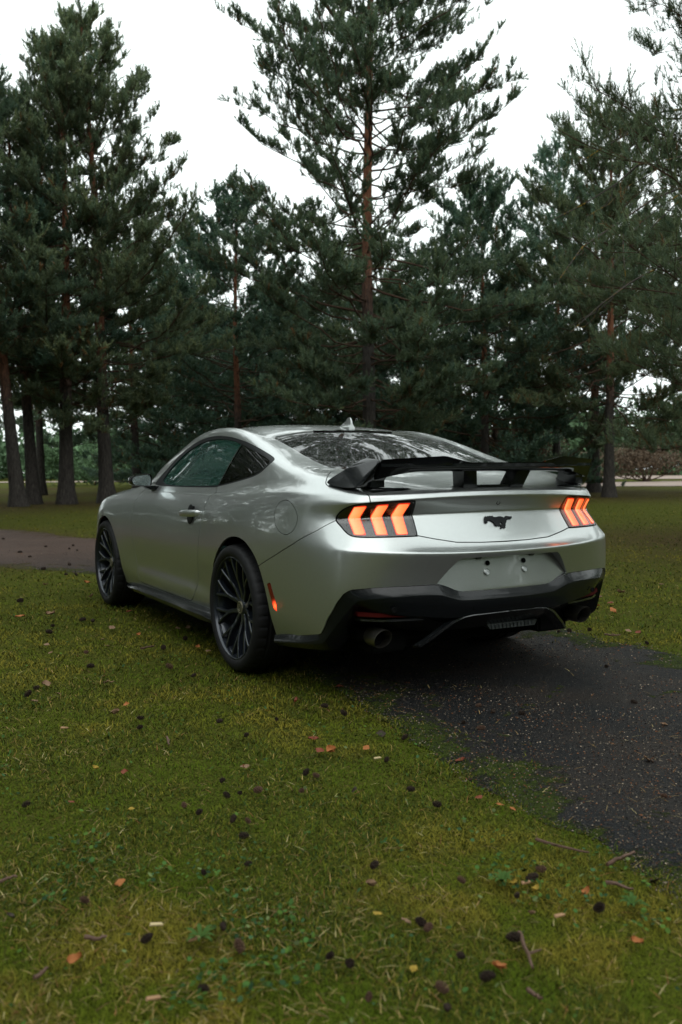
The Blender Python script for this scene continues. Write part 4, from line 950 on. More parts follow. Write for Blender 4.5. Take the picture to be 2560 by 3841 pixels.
# ---- tail lights
for s in BOTH:
    tl = tag(skin('tail_light', shifted(SH['tl'], -.004), M_BLACK, (s,), car, .03))
    for cp in CHEV:
        c_ = np.array(cp); inner_ = c_.mean(0) + (c_ - c_.mean(0)) * .0 + 0
        f = sdf(wz(SH['tl']), cp)
        edge = cut(SH['tl'], f)[0]
        core = cut(edge, sdf(wz(edge), cp) + .0032)[0]; rim_ = cut(edge, sdf(wz(edge), cp) + .0032)[1]
        lb = skin('light_bar', shifted(core, .0005), M_LIT, (s,), tl, .006)
        co = np.array([v.co[:] for v in lb.data.vertices]); zc = np.array([cp[3][1], cp[5][1], cp[0][1]])
        wo = np.interp(co[:, 2], [cp[3][1], cp[5][1], cp[0][1]], [cp[4][0], cp[5][0], cp[0][0]]); wi = np.interp(co[:, 2], [cp[3][1], cp[2][1], cp[1][1]], [cp[3][0], cp[2][0], cp[1][0]])
        u = np.clip((np.abs(co[:, 0]) - wi) / (wo - wi), 0, 1); gv = .22 + .70 * u if s < 0 else .05 + .85 * (1 - u) ** 2.2
        gv = gv * (1 - .35 * np.clip((co[:, 2] - .905) / .03, 0, 1))
        at = lb.data.attributes.new('glow', 'FLOAT', 'POINT'); at.data.foreach_set('value', gv.astype(np.float32))
        skin('light_edge', shifted(rim_, -.001), M_LITEDGE, (s,), tl, .010)
    skin('lens', shifted(SH['tl'], .0025), M_LENS, (s,), tl, 0)
    f = sdf(wz(SH['tl']), smooth_poly(TL_POLY, 1)); rim_ = cut(SH['tl'], f + .010)[1]
    skin('lamp_rim', shifted(rim_, -.001), M_BLACK, (s,), tl, .006)

# ---- wheels (axle along x, outer side towards +x)
def lathe_x(prof, n, mod=None):
    V, F = [], []
    m = len(prof)
    for k in range(n):
        t = 2 * math.pi * k / n
        for j, (x, r) in enumerate(prof):
            rr, xx = r, x
            if mod: xx, rr = mod(k, j, x, r)
            V.append((xx, rr * math.cos(t), rr * math.sin(t)))
    for k in range(n):
        for j in range(m - 1):
            a = k * m + j; b = ((k + 1) % n) * m + j; F.append((a, b, b + 1, a + 1))
    return np.array(V), np.array(F)
TYRE = [(-.005, .274), (.002, .281), (.009, .287), (.0135, .299), (.0145, .308), (.013, .320), (.008, .331), (.000, .339), (-.012, .3445), (-.030, .348), (-.050, .3495), (-.056, .343), (-.064, .343), (-.070, .350), (-.125, .3505), (-.131, .343), (-.141, .343), (-.147, .3505), (-.195, .350), (-.201, .343), (-.209, .343), (-.215, .349), (-.24, .346), (-.258, .335), (-.266, .310), (-.258, .285), (-.245, .270)]
def tread(k, j, x, r):
    if 7 <= j <= 10 and k % 6 == 0: return x - .001, r - (.0045 if j > 7 else .002)
    return x, r
tyV, tyF = lathe_x(TYRE, 216, tread)
rimV, rimF = lathe_x([(.0, .2745), (.0045, .2805), (.006, .2765), (.002, .2730), (-.006, .2705), (-.016, .2690), (-.020, .262), (-.05, .252), (-.20, .246), (-.245, .268)], 96)
def spoke_mesh():
    bm = bmesh.new()
    def P(r, a, x): return Vector((x, r * math.cos(a), r * math.sin(a)))
    def beam(path, wid, dep):
        rings = []
        for i, (r, a, x) in enumerate(path):
            p = P(r, a, x); q0 = P(*path[max(i - 1, 0)]); q1 = P(*path[min(i + 1, len(path) - 1)]); d = (q1 - q0).normalized()
            sde = d.cross(Vector((1, 0, 0))).normalized(); w_ = wid[i] / 2; h = dep[i]
            rings.append([p + sde * w_ + Vector((-.004, 0, 0)), p + sde * w_ * .62, p - sde * w_ * .62, p - sde * w_ + Vector((-.004, 0, 0)), p - sde * w_ * .9 + Vector((-h, 0, 0)), p + sde * w_ * .9 + Vector((-h, 0, 0))])
        add_loft(bm, rings)
    N = 10
    for k in range(N):
        a = 2 * math.pi * (k + .5) / N; sg = 1 if k % 2 else -1
        ah = a + sg * .13
        bend = -sg * .05
        beam([(.036, ah, -.050), (.075, ah - sg * .06 , -.048), (.118, a + bend * .2, -.038), (.158, a, -.026)], [.030, .027, .024, .025], [.03, .034, .036, .034])
        for sd in (-1, 1):
            b = a + sd * .150
            beam([(.150, a + sd * .015, -.027), (.195, a + sd * .075, -.017), (.240, a + sd * .128, -.009), (.271, b, -.006)], [.017, .0155, .0155, .019], [.034, .032, .03, .03])
    # hub
    n = 30
    prof = [(.050, -.080), (.050, -.054), (.040, -.046), (.036, -.044)]
    add_loft(bm, [[(x, r * math.cos(2 * math.pi * i / n), r * math.sin(2 * math.pi * i / n)) for i in range(n)] for r, x in prof])
    for k in range(5):
        t = 2 * math.pi * k / 5 + .2
        add_tube(bm, [P(.0575, t, -.075), P(.0575, t, -.058)], .009, 6)
    fix_normals(bm); return bm
def cap_mesh():
    bm = bmesh.new(); n = 32
    prof = [(.034, -.046), (.034, -.039), (.031, -.037), (.029, -.0385), (.0005, -.0375)]
    add_loft(bm, [[(x, r * math.cos(2 * math.pi * i / n), r * math.sin(2 * math.pi * i / n)) for i in range(n)] for r, x in prof]); fix_normals(bm); return bm
def mark_mesh():
    bm = bmesh.new(); n = 32
    for r0, r1 in ((.0225, .0255),):
        R = [[(x, r * math.cos(2 * math.pi * i / n), r * math.sin(2 * math.pi * i / n)) for i in range(n)] for r, x in ((r1, -.0376), (r1, -.0366), (r0, -.0366), (r0, -.0376))]
        add_loft(bm, R, loop=True)
    add_box(bm, -.0374, -.0362, -.0105, -.0060, -.013, .013); add_box(bm, -.0374, -.0362, .0060, .0105, -.013, .013); add_box(bm, -.0374, -.0363, -.0058, .0058, -.0025, .0025)
    fix_normals(bm); return bm
tmp = []
def me_of(name, bm=None, VF=None, mat=None, smooth=40):
    if bm is not None:
        me = bpy.data.meshes.new(name); bm.to_mesh(me); bm.free()
    else: me = np_mesh(name, *VF)
    me.materials.append(mat); me.polygons.foreach_set('use_smooth', np.ones(len(me.polygons), bool)); me.set_sharp_from_angle(angle=math.radians(smooth)); return me
ME = dict(tyre=me_of('tyre', VF=(tyV, tyF), mat=M_RUBBER, smooth=38), rim=me_of('rim', VF=(rimV, rimF), mat=M_RIM), spokes=me_of('spokes', bm=spoke_mesh(), mat=M_RIM, smooth=25), hub_cap=me_of('hub_cap', bm=cap_mesh(), mat=M_CHAMP), cap_mark=me_of('cap_mark', bm=mark_mesh(), mat=M_RIM))
bm = bmesh.new(); n = 48
add_loft(bm, [[(x, r * math.cos(2 * math.pi * i / n), r * math.sin(2 * math.pi * i / n)) for i in range(n)] for r, x in ((.19, -.135), (.19, -.105), (.09, -.105), (.085, -.085), (.01, -.085))]); fix_normals(bm)
ME['brake_disc'] = me_of('brake_disc', bm=bm, mat=M_DISC)
bm = bmesh.new()
rg_ = []
for a in np.linspace(.35, 1.25, 8): rg_.append([(x, r * math.cos(a), r * math.sin(a)) for x, r in ((-.15, .13), (-.085, .13), (-.085, .215), (-.15, .215))])
add_loft(bm, rg_); fix_normals(bm); ME['brake_calliper'] = me_of('brake_calliper', bm=bm, mat=M_VOID)
for x, y, s in ((-.947, 0, -1), (-.935, 2.72, -1), (.947, 0, 1), (.935, 2.72, 1)):
    wh = empty('wheel', (x, y, .3485), 0, car); wh.rotation_euler = (0.31 * y, 0, math.pi if s < 0 else 0)
    for k in ('tyre', 'rim', 'spokes', 'hub_cap', 'brake_disc', 'brake_calliper'):
        o = bpy.data.objects.new(k, ME[k]); link(o, wh)
    # fourth level is not wanted: the mark belongs to the wheel
    link(bpy.data.objects.new('cap_mark', ME['cap_mark']), wh)
# wheel housings
for s in BOTH:
    for y0 in (0, 2.72):
        bm = bmesh.new(); n = 20; rings = []
        for w_ in (.50, .88):
            rings.append([(s * w_, y0 - .04 * (1 if y0 == 0 else -.3) + .47 * math.cos(t), .33 + .425 * math.sin(t)) for t in np.linspace(-.35, math.pi + .35, n)])
        add_loft(bm, rings, closed=False, caps=False)
        bm.faces.new([bm.verts.new(p) for p in rings[0]])
        bm_obj('wheel_housing', bm, M_VOID, car)
# underbody
bm = bmesh.new(); add_box(bm, -.60, .60, -.70, 3.4, .19, .24); add_box(bm, -.86, .86, .50, 2.22, .20, .245); add_box(bm, -.60, .60, -.86, -.35, .26, .55); add_box(bm, -.55, .55, 2.9, 3.45, .24, .6)
bm_obj('underbody', bm, M_VOID, car)

# ---- rocker skirts
for s in BOTH:
    bm = bmesh.new(); rings = []
    for y, wo, zt, zb in ((2.24, .905, .236, .205), (2.16, .925, .240, .200), (1.9, .938, .252, .200), (1.3, .944, .258, .203), (.86, .948, .262, .205), (.82, .955, .262, .207), (.50, .962, .268, .207), (.36, .955, .262, .207), (.33, .945, .258, .207)):
        rings.append([(s * .862, y, zt + .012), (s * (wo - .024), y, zt), (s * (wo - .006), y, zt - .014), (s * wo, y, zt - .026), (s * (wo - .004), y, zb + .006), (s * (wo - .02), y, zb), (s * .862, y, zb)])
    add_loft(bm, rings); fix_normals(bm); bm_obj('rocker_skirt', bm, M_SATIN, car, 35)

# ---- rear valance
P1 = [(.927, -.475, .238), (.914, -.62, .258), (.894, -.785, .280), (.872, -.885, .290), (.852, -.925, .345), (.825, -.965, .405), (.795, -1.012, .472), (.783, -1.028, .492), (.774, -1.036, .502), (.758, -1.048, .508), (.69, -1.090, .516), (.585, -1.126, .523), (.405, -1.160, .523), (.352, -1.163, .506), (.29, -1.168, .487), (.15, -1.176, .484), (0, -1.178, .484)]
P2 = [(.905, -.475, .222), (.890, -.62, .235), (.868, -.78, .250), (.83, -.86, .255), (.815, -.885, .30), (.79, -.925, .36), (.765, -.975, .43), (.755, -1.0, .46), (.748, -1.010, .468), (.735, -1.02, .470), (.68, -1.062, .450), (.58, -1.102, .432), (.405, -1.135, .415), (.352, -1.140, .408), (.29, -1.146, .404), (.15, -1.152, .404), (0, -1.154, .404)]
P3 = [(.80, -.475, .215), (.78, -.60, .22), (.76, -.72, .23), (.73, -.78, .23), (.72, -.80, .25), (.71, -.83, .28), (.70, -.86, .33), (.69, -.88, .36), (.68, -.89, .37), (.67, -.90, .37), (.62, -.93, .36), (.55, -.97, .35), (.40, -.99, .33), (.35, -1.0, .325), (.29, -1.0, .32), (.15, -1.0, .315), (0, -1.0, .315)]
P0 = [(w - .004, y + .004, z + .006) for w, y, z in VAL]
def mid(a, b, t): return [tuple(p + (q - p) * t for p, q in zip(u, v)) for u, v in zip(a, b)]
PB = [tuple(p + (q - p) * .985 + (0 if k < 2 else .0) for k, (p, q) in enumerate(zip(u, v))) for u, v in zip(P1, P2)]
rows = [P0, mid(P0, P1, .5), mid(P0, P1, .93), mid(P1, P2, .04), mid(P1, P2, .5), P2, P3]
rows = [[(w_, y - .3 * bul(w_), z) for w_, y, z in r] for r in rows]
V = np.array(rows)                                    # rows x cols x 3
nr_, nc = V.shape[:2]
def resample(V, k=4):
    out = []
    for r in V:
        q = []
        for i in range(len(r) - 1):
            for t in range(k): q.append(r[i] + (r[i + 1] - r[i]) * t / k)
        q.append(r[-1]); q = np.array(q)
        for _ in range(2): q[1:-1] = q[1:-1] * .5 + (q[:-2] + q[2:]) * .25
        out.append(q)
    return np.array(out)
V = resample(V); nr_, nc = V.shape[:2]
vs, fs, o = [], [], 0
for s in BOTH:
    vs.append(V.reshape(-1, 3) * np.array([s, 1, 1])); g = np.arange(nr_ * nc).reshape(nr_, nc)
    q = np.stack([g[:-1, :-1], g[1:, :-1], g[1:, 1:], g[:-1, 1:]], -1).reshape(-1, 4); fs.append((q if s < 0 else q[:, ::-1]) + o); o += nr_ * nc
val = np_obj('rear_valance', np.vstack(vs), np.vstack(fs), M_SATIN, car, smooth=True); val.data.set_sharp_from_angle(angle=math.radians(32))
for s in BOTH:
    # diffuser strake: the bright-edged bar that frames the middle opening
    bm = bmesh.new(); path = [(0, -1.155, .412), (.20, -1.150, .410), (.255, -1.145, .404), (.315, -1.130, .374), (.40, -1.10, .310), (.455, -1.07, .268)]
    path = [(w_, y - .3 * bul(w_), z) for w_, y, z in path]
    add_loft(bm, [[(s * w_, y - .006, z), (s * (w_ + .009), y - .004, z + .010), (s * (w_ + .022), y + .02, z + .009), (s * (w_ + .012), y + .05, z - .008), (s * (w_ - .008), y + .05, z - .012)] if i > 2 else [(s * w_, y - .004, z - .002), (s * (w_ + .004 * i), y - .001, z + .004), (s * (w_ + .004 * i), y + .03, z + .006), (s * w_, y + .05, z), (s * w_, y + .05, z - .008)] for i, (w_, y, z) in enumerate(path)])
    fix_normals(bm); bm_obj('diffuser_strake', bm, M_BLACK, val, 30)
    bm = bmesh.new(); path = [(.455, -1.092, .4), (.55, -1.078, .402), (.66, -1.05, .404), (.74, -1.0, .408)]
    add_loft(bm, [[(s * w_, y - .012, z), (s * w_, y - .012, z + .010), (s * w_, y + .04, z + .014), (s * w_, y + .04, z - .004)] for w_, y, z in path]); fix_normals(bm); bm_obj('lower_blade', bm, M_BLACK, val, 30)
    bm = bmesh.new(); path = [(.45, -1.098, .428), (.56, -1.090, .432), (.68, -1.055, .436), (.755, -1.005, .441)]
    add_loft(bm, [[(s * w_, y - .008 , z - .009), (s * w_, y - .004, z + .009), (s * w_, y + .03, z + .009), (s * w_, y + .03, z - .009)] for w_, y, z in path]); fix_normals(bm); bm_obj('reflector', bm, M_REDLENS, val, 30)
    # exhaust
    bm = bmesh.new(); n = 36; rings = []
    for r, y, k in ((.0455, -.935, 0), (.0475, -.95, 0), (.0485, -1.03, 1), (.0470, -1.036, 1), (.0455, -1.03, 1), (.0445, -.955, 0)):
        rings.append([(s * .633 + r * math.cos(t), y - k * .020 * math.sin(t) , .318 + r * math.sin(t) * .95) for t in [2 * math.pi * i / n for i in range(n)]])
    add_loft(bm, rings, caps=False); fix_normals(bm); tip = bm_obj('exhaust_tip', bm, M_STEEL, car, 50)
    bm = bmesh.new(); add_loft(bm, [[(s * .633 + .0440 * math.cos(t), y, .318 + .0440 * .95 * math.sin(t)) for t in [2 * math.pi * i / 24 for i in range(24)]] for y in (-.60, -.97)]); fix_normals(bm); bm_obj('exhaust_pipe', bm, M_VOID, tip, 50)
    bm = bmesh.new(); add_box(bm, min(s * .42, s * .625), max(s * .42, s * .625), -.92, -.55, .225, .345); bmesh.ops.bevel(bm, geom=bm.edges[:], offset=.012, segments=2, affect='EDGES'); bm_obj('silencer', bm, M_VOID, car, 40)
bm = bmesh.new()
add_loft(bm, [[(-.02, -1.030, .328), (.31, -1.030, .323), (.29, -1.033, .297), (0, -1.033, .301)], [(-.02, -.97, .335), (.31, -.97, .330), (.29, -.97, .306), (0, -.97, .310)]])
for k in range(12): add_box(bm, .005 + k * .024, .012 + k * .024, -1.038, -1.03, .302, .322)
fix_normals(bm); bm_obj('rear_fog_lamp', bm, M_CLEAR, car)
for w_, z in ((.62, .462), (.21, .452)):
    for s in BOTH:
        bm = bmesh.new(); disc(bm, (s * w_, -1.105 - (.62 - w_) * .12 - .3 * bul(w_), z), .012, 18, prof=[(.0125, 0), (.0125, .006), (.0105, .007), (.0105, .004), (.0005, .004)]); bm_obj('parking_sensor', bm, M_VOID, val, 40)

# ---- boot badge (galloping horse), camera
HORSE = [(305, 445), (318, 380), (345, 325), (378, 290), (388, 318), (440, 290), (450, 302), (520, 288), (532, 298), (610, 292), (608, 312), (625, 330), (700, 333), (770, 318), (840, 317), (900, 335), (955, 368), (985, 375), (975, 345), (990, 318), (1030, 312), (1085, 322), (1130, 330), (1160, 332), (1188, 318), (1194, 345), (1178, 385), (1140, 402), (1090, 398), (1055, 392), (1040, 418), (1005, 430), (982, 425), (978, 460), (950, 500), (915, 530), (908, 555), (904, 582), (870, 578), (832, 572), (838, 585), (862, 590), (886, 622), (870, 638), (830, 634), (800, 625), (775, 640), (755, 650), (725, 646), (722, 630), (745, 600), (760, 590), (700, 572), (620, 578), (590, 565), (580, 530), (576, 490), (540, 455), (490, 425), (450, 412), (410, 425), (385, 445), (370, 482), (345, 488), (310, 472)]
HOLE = [(725, 520), (760, 510), (800, 482), (818, 500), (815, 540), (790, 560), (770, 555), (755, 535)]
def badge():
    sc = .176 / 890.0
    T = [Vector(((x - 750) * sc, 0, -(y - 470) * sc)) for x, y in HORSE]
    bm = bmesh.new()
    # outline with the gap between the legs, joined by a bridge
    hole = [Vector(((x - 750) * sc, 0, -(y - 470) * sc)) for x, y in HOLE]
    from mathutils.geometry import tessellate_polygon
    for dpt, pts in ((0, 0),):
        vs_ = T + hole; tris = tessellate_polygon([T, hole])
        lo = [bm.verts.new(v) for v in vs_]; hi = [bm.verts.new(v + Vector((0, -.006, 0))) for v in vs_]
        for t in tris:
            bm.faces.new([hi[i] for i in t]); bm.faces.new([lo[i] for i in t][::-1])
        for a0, m in ((0, len(T)), (len(T), len(hole))):
            for i in range(m):
                j = (i + 1) % m; bm.faces.new((lo[a0 + i], lo[a0 + j], hi[a0 + j], hi[a0 + i]))
    fix_normals(bm); return bm
Hb = SH['boot']; 
def boot_y(w, z):
    D = Hb[0]; m = D[:, 6] < 8; d = (D[:, 0] - abs(w)) ** 2 + (D[:, 2] - z) ** 2; d[~m] = 9; return D[np.argmin(d), 1]
yb, yt = boot_y(0, .805), boot_y(0, .87)
bd = bm_obj('horse_badge', badge(), M_BADGE, boot, None, (0.0, boot_y(0, .838) - .001, .838)); bd.rotation_euler = (-math.atan2(yb - yt, -.065) + math.pi if False else math.atan2(-(yb - yt), .065) * -1, 0, 0)
bm = bmesh.new(); disc(bm, (0, boot_y(0, .93) + .001, .935), .009, 18, (0, -1, -.35), prof=[(.0115, -.004), (.0115, .004), (.009, .005), (.008, .001), (.0005, .003)]); bm_obj('rear_camera', bm, M_BLACK, boot, 40)

# ---- rear wing
M_WING = mat_gloss('wet_black_wing', (.004, .005, .006), .14, True, .30, .25)
wing = empty('rear_wing', (0, 0, 0), 0, car)
bm = bmesh.new(); rings = []
for w_ in np.linspace(-.651, .651, 61):
    a = abs(w_); up = .024 * max(0, (a - .42) / .22) ** 1.6 if a > .42 else 0; dn = .035 * max(0, (a - .45) / .2) ** 1.5 if a > .45 else 0
    yr = -1.150 + (.084 * ((a - .36) / .30) ** 1.3 if a > .36 else 0)
    zt = float(np.interp(a, [0, .217, .361, .661], [1.131, 1.131, 1.161, 1.145]))
    rings.append([(w_, yr, zt), (w_, yr + .014, 1.1265), (w_, yr + .013, 1.112), (w_, yr + .020, 1.104), (w_, yr + .05, 1.090 - dn), (w_, yr + .14, 1.084 - dn), (w_, yr + .235, 1.098 + up * .4), (w_, yr + .25, 1.107 + up), (w_, yr + .235, 1.114 + up), (w_, yr + .13, 1.108 + up * .5), (w_, yr + .04, 1.116), (w_, yr + .008, zt)])
add_loft(bm, rings); fix_normals(bm); bm_obj('wing_blade', bm, M_WING, wing, 30)
for s in BOTH:
    bm = bmesh.new()
    # swept end plate: outer face leans, tip reaches forwards and down
    out = [(.636, -.862, 1.155), (.650, -.97, 1.151), (.662, -1.066, 1.144), (.676, -1.03, 1.100), (.700, -.975, 1.030), (.718, -.95, 1.014), (.755, -.865, 1.014), (.780, -.79, 1.028), (.777, -.762, 1.045), (.722, -.795, 1.085)]
    out = [tuple(q) for q in smooth_poly(out, 2)]
    ins = [(w_ - (.014 if z > 1.1 else .045), y + .006, z - .002) for w_, y, z in out]
    add_loft(bm, [[(s * a, b, c) for a, b, c in ins], [(s * (a - .004), b, c) for a, b, c in out], [(s * a, b + .0, c) for a, b, c in [(q[0] + .002, (q[1] + .90) * .97 - .90, (q[2] - 1.08) * .96 + 1.08) for q in out]]])
    fix_normals(bm); bm_obj('end_plate', bm, M_WING, wing, 45)
    bm = bmesh.new()   # pedestal and its foot plate on the boot
    add_loft(bm, [[(s * .60, -1.0, 1.018), (s * .668, -.985, 1.018), (s * .668, -.82, 1.026), (s * .61, -.82, 1.028)], [(s * .60, -1.0, 1.05), (s * .66, -.985, 1.05), (s * .66, -.86, 1.05), (s * .60, -.86, 1.05)], [(s * .585, -1.03, 1.09), (s * .645, -1.03, 1.09), (s * .64, -.90, 1.10), (s * .585, -.90, 1.10)]])
    fix_normals(bm); bm_obj('wing_support', bm, M_WING, wing, 30)
    bm = bmesh.new()
    add_loft(bm, [[(s * .455, -1.012, zz0), (s * .52, -1.018, zz0), (s * .66, -.985, zz0), (s * .675, -.83, zz0 + .022), (s * .63, -.83, zz0 + .025), (s * .58, -.975, zz0 + .004)] for zz0 in (.990, 1.012)])
    fix_normals(bm); bmesh.ops.bevel(bm, geom=bm.edges[:], offset=.004, segments=1, affect='EDGES'); bm_obj('wing_foot', bm, M_WING, wing, 40)
bm = bmesh.new()
for s in BOTH:
    add_loft(bm, [[(s * .100, -1.052, 1.000), (s * .182, -1.052, 1.000), (s * .182, -.97, 1.015), (s * .105, -.97, 1.015)], [(s * .128, -1.085, 1.095), (s * .210, -1.090, 1.095), (s * .210, -1.0, 1.10), (s * .135, -1.0, 1.10)]])
add_box(bm, -.178, .178, -1.050, -.97, 1.000, 1.022); fix_normals(bm); bm_obj('centre_bracket', bm, M_WING, wing, 30)

# ---- mirrors, handles, antenna
for s in BOTH:
    mir = empty('door_mirror', (0, 0, 0), 0, car)
    y0 = 1.66
    face = [(.872, 1.072), (.867, 1.045), (.872, .996), (.885, .984), (.985, .990), (1.010, 1.000), (1.022, 1.020), (1.020, 1.045), (1.008, 1.058), (.975, 1.066), (.90, 1.078)]
    ctr = np.mean(face, 0); bm = bmesh.new(); rings = []
    for sc_, dy in ((.86, .012), (.87, -.002), (.97, -.006), (1.0, .004), (1.03, .03), (1.0, .075), (.85, .115), (.45, .135)):
        rings.append([(s * (ctr[0] + (a - ctr[0]) * sc_), y0 + dy, ctr[1] + (b - ctr[1]) * sc_) for a, b in smooth_poly(face, 2)])
    add_loft(bm, rings); fix_normals(bm); bm_obj('mirror_housing', bm, M_SATIN, mir, 40)
    bm = bmesh.new(); ring = [(s * (ctr[0] + (a - ctr[0]) * .865), y0 + .004, ctr[1] + (b - ctr[1]) * .865) for a, b in smooth_poly(face, 2)]
    ring = [(x, y + .13 * (z - ctr[1]) - .003, z) for x, y, z in ring]; add_loft(bm, [ring, [(x, y + .004, z) for x, y, z in ring]]); fix_normals(bm); bm_obj('mirror_glass', bm, M_MIRROR, mir)
    bm = bmesh.new(); add_loft(bm, [[(s * .83, 1.63, .962), (s * .83, 1.74, .955), (s * .83, 1.74, .985), (s * .83, 1.63, .988)], [(s * .875, 1.655, .963), (s * .875, 1.735, .960), (s * .875, 1.735, .985), (s * .875, 1.655, .990)], [(s * .925, 1.675, .985), (s * .925, 1.74, .985), (s * .925, 1.74, 1.01), (s * .925, 1.675, 1.01)]]); fix_normals(bm); bm_obj('mirror_arm', bm, M_SATIN, mir, 60)
    # handle
    dr = doors[s]; bm = bmesh.new(); rings = []
    for y, w_, z, hh, dd in ((.585, .914, .842, .010, .006), (.600, .940, .841, .019, .012), (.64, .952, .839, .021, .015), (.75, .955, .835, .021, .015), (.86, .950, .831, .018, .014), (.905, .936, .829, .014, .010), (.925, .914, .828, .008, .005)):
        rings.append([(s * (w_ - dd), y, z + hh), (s * w_, y, z + hh * .55), (s * (w_ + .002), y, z - hh * .2), (s * (w_ - .004), y, z - hh), (s * (w_ - dd), y, z - hh)])
    add_loft(bm, rings); fix_normals(bm); bm_obj('door_handle', bm, M_PAINT, dr, 40)
    bm = bmesh.new(); disc(bm, (s * .9165, .745, .828), .04, 24, (s, 0, .1), prof=[(.062, 0), (.058, .0015), (.03, .002)]); bm_obj('handle_cup', bm, M_TRIM, dr, 40)
    bm = bmesh.new(); add_box(bm, min(s * .905, s * .918), max(s * .905, s * .918), .695, .735, .862, .880); fix_normals(bm); bm_obj('dark_square', bm, M_TRIM, dr)  # small black square set above the handle
    # front side marker
    bm = bmesh.new(); add_loft(bm, [[(s * .880, 3.140, .482), (s * .878, 3.165, .482), (s * .876, 3.170, .510), (s * .878, 3.150, .510)], [(s * .912, 3.140, .482), (s * .907, 3.165, .482), (s * .904, 3.170, .510), (s * .908, 3.150, .510)]]); fix_normals(bm); bm_obj('front_marker', bm, M_AMBER, car)
bm = bmesh.new(); rings = []
for z, yf, yb, w_ in ((1.350, .515, .318, .030), (1.364, .512, .320, .028), (1.372, .480, .322, .019), (1.386, .440, .323, .011), (1.404, .400, .327, .0075), (1.418, .375, .335, .006), (1.424, .362, .342, .003)):
    rings.append([(w_ * .05, yf, z), (w_ * .6, yf - (yf - yb) * .35, z), (w_, yb + .02, z), (w_ * .7, yb, z), (-w_ * .7, yb, z), (-w_, yb + .02, z), (-w_ * .6, yf - (yf - yb) * .35, z), (-w_ * .05, yf, z)])
add_loft(bm, rings); fix_normals(bm); bm_obj('antenna_fin', bm, M_PAINT, car, 35)

# ---- cabin
for s in BOTH:
    seat = empty('seat', (0, 0, 0), 0, car)
    bm = bmesh.new(); add_loft(bm, [[(s * .38 + a * .25, y, z0 + b) for a, b in ((-1, 0), (-.9, .06), (-.6, .03), (.6, .03), (.9, .06), (1, 0), (.9, -.12), (-.9, -.12))] for y, z0 in ((.75, .50), (1.0, .50), (1.28, .54))]); fix_normals(bm); bm_obj('seat_cushion', bm, M_LEATHER, seat, 60)
    bm = bmesh.new(); add_loft(bm, [[(s * .38 + a * w_, y + b, z) for a, b in ((-1, .06), (-.85, .10), (-.5, .05), (.5, .05), (.85, .10), (1, .06), (.9, -.05), (-.9, -.05))] for z, y, w_ in ((.46, .72, .25), (.75, .62, .26), (.95, .56, .24), (1.05, .535, .17))]); fix_normals(bm); bm_obj('seat_back', bm, M_LEATHER, seat, 60)
    bm = bmesh.new(); add_loft(bm, [[(s * .38 + a * w_, y + b, z) for a, b in ((-1, 0), (-.8, .05), (.8, .05), (1, 0), (.8, -.05), (-.8, -.05))] for z, y, w_ in ((1.08, .53, .10), (1.12, .525, .13), (1.20, .51, .12), (1.225, .505, .09))]); fix_normals(bm); bm_obj('head_restraint', bm, M_LEATHER, seat, 60)
bm = bmesh.new(); add_loft(bm, [[(-.74, y, z0), (.74, y, z0), (.74, y, z1), (-.74, y, z1)] for y, z0, z1 in ((1.55, .6, .86), (1.62, .6, .93), (1.95, .6, .97), (2.2, .6, .95))]); fix_normals(bm); bm_obj('dashboard', bm, M_LEATHER, car, 50)
bm = bmesh.new(); add_loft(bm, [[(-.37 + .18 * math.cos(t) + .014 * math.cos(t) * math.cos(q), 1.40 + .06 * math.sin(t) + .014 * math.sin(q), .90 + .17 * math.sin(t) + .014 * math.sin(t) * math.cos(q)) for q in [2 * math.pi * k / 6 for k in range(6)]] for t in [2 * math.pi * k / 28 for k in range(28)]], loop=True, caps=False)
add_box(bm, -.54, -.20, 1.40, 1.43, .88, .92); fix_normals(bm); bm_obj('steering_wheel', bm, M_LEATHER, car, 60)
bm = bmesh.new(); add_box(bm, -.70, .70, -.55, .25, .80, .86); add_box(bm, -.78, .78, -.5, 2.2, .26, .32); bm_obj('parcel_shelf', bm, M_LEATHER, car)
# ---------------------------------------------------------------- leaves, cones, twigs
LEAVES = {'tan': [(-1.454, 2.378), (-1.195, 1.58), (-1.364, 1.186), (-1.382, 0.954), (-1.735, 0.928), (-1.707, 1.21), (-0.814, 1.311), (-0.746, 1.303), (-0.904, 0.499), (-2.026, -0.152), (-1.9, -0.054), (-1.609, 0.026), (-1.749, -0.55), (-1.911, 0.171), (-1.632, 0.04), (-1.147, 4.146), (-0.958, 3.148), (1.715, -0.36), (-1.525, -1.49), (-1.622, -2.696), (-1.34, -2.825), (0.239, -1.894), (-0.18, -2.175), (-1.601, -2.504), (2.64, 0.78), (3.02, 0.9), (3.711, 1.06)], 'orange': [(-1.673, 2.377), (-1.119, 1.222), (-0.915, 0.651), (-1.663, -0.429), (-0.773, 4.088), (-1.031, -1.536), (-0.954, -2.249), (-0.929, -2.276), (-2.166, -2.151), (-2.355, -2.465), (-1.145, -2.814), (-1.165, -1.501), (-1.218, -3.043), (-1.558, -2.962), (-1.559, -2.962), (2.307, 0.502), (2.278, 0.297), (2.379, 0.613)], 'red': [(-0.907, 2.179), (-0.955, -0.78), (-0.634, -0.607), (-1.158, -1.334), (-1.199, -1.47), (-1.527, -1.493), (-0.785, -1.816), (-0.975, -2.163), (-1.922, -1.323), (1.717, -0.447), (-2.153, -1.512), (2.524, 0.554)], 'dark': [(-0.885, -1.416), (-2.448, -2.189), (-0.93, -2.848), (-1.296, -1.896)], 'yellow': [(-2.003, -1.23), (-1.998, -1.67), (-1.663, -2.632), (-1.72, -2.872), (-1.268, -2.679), (-1.247, -2.738)]}
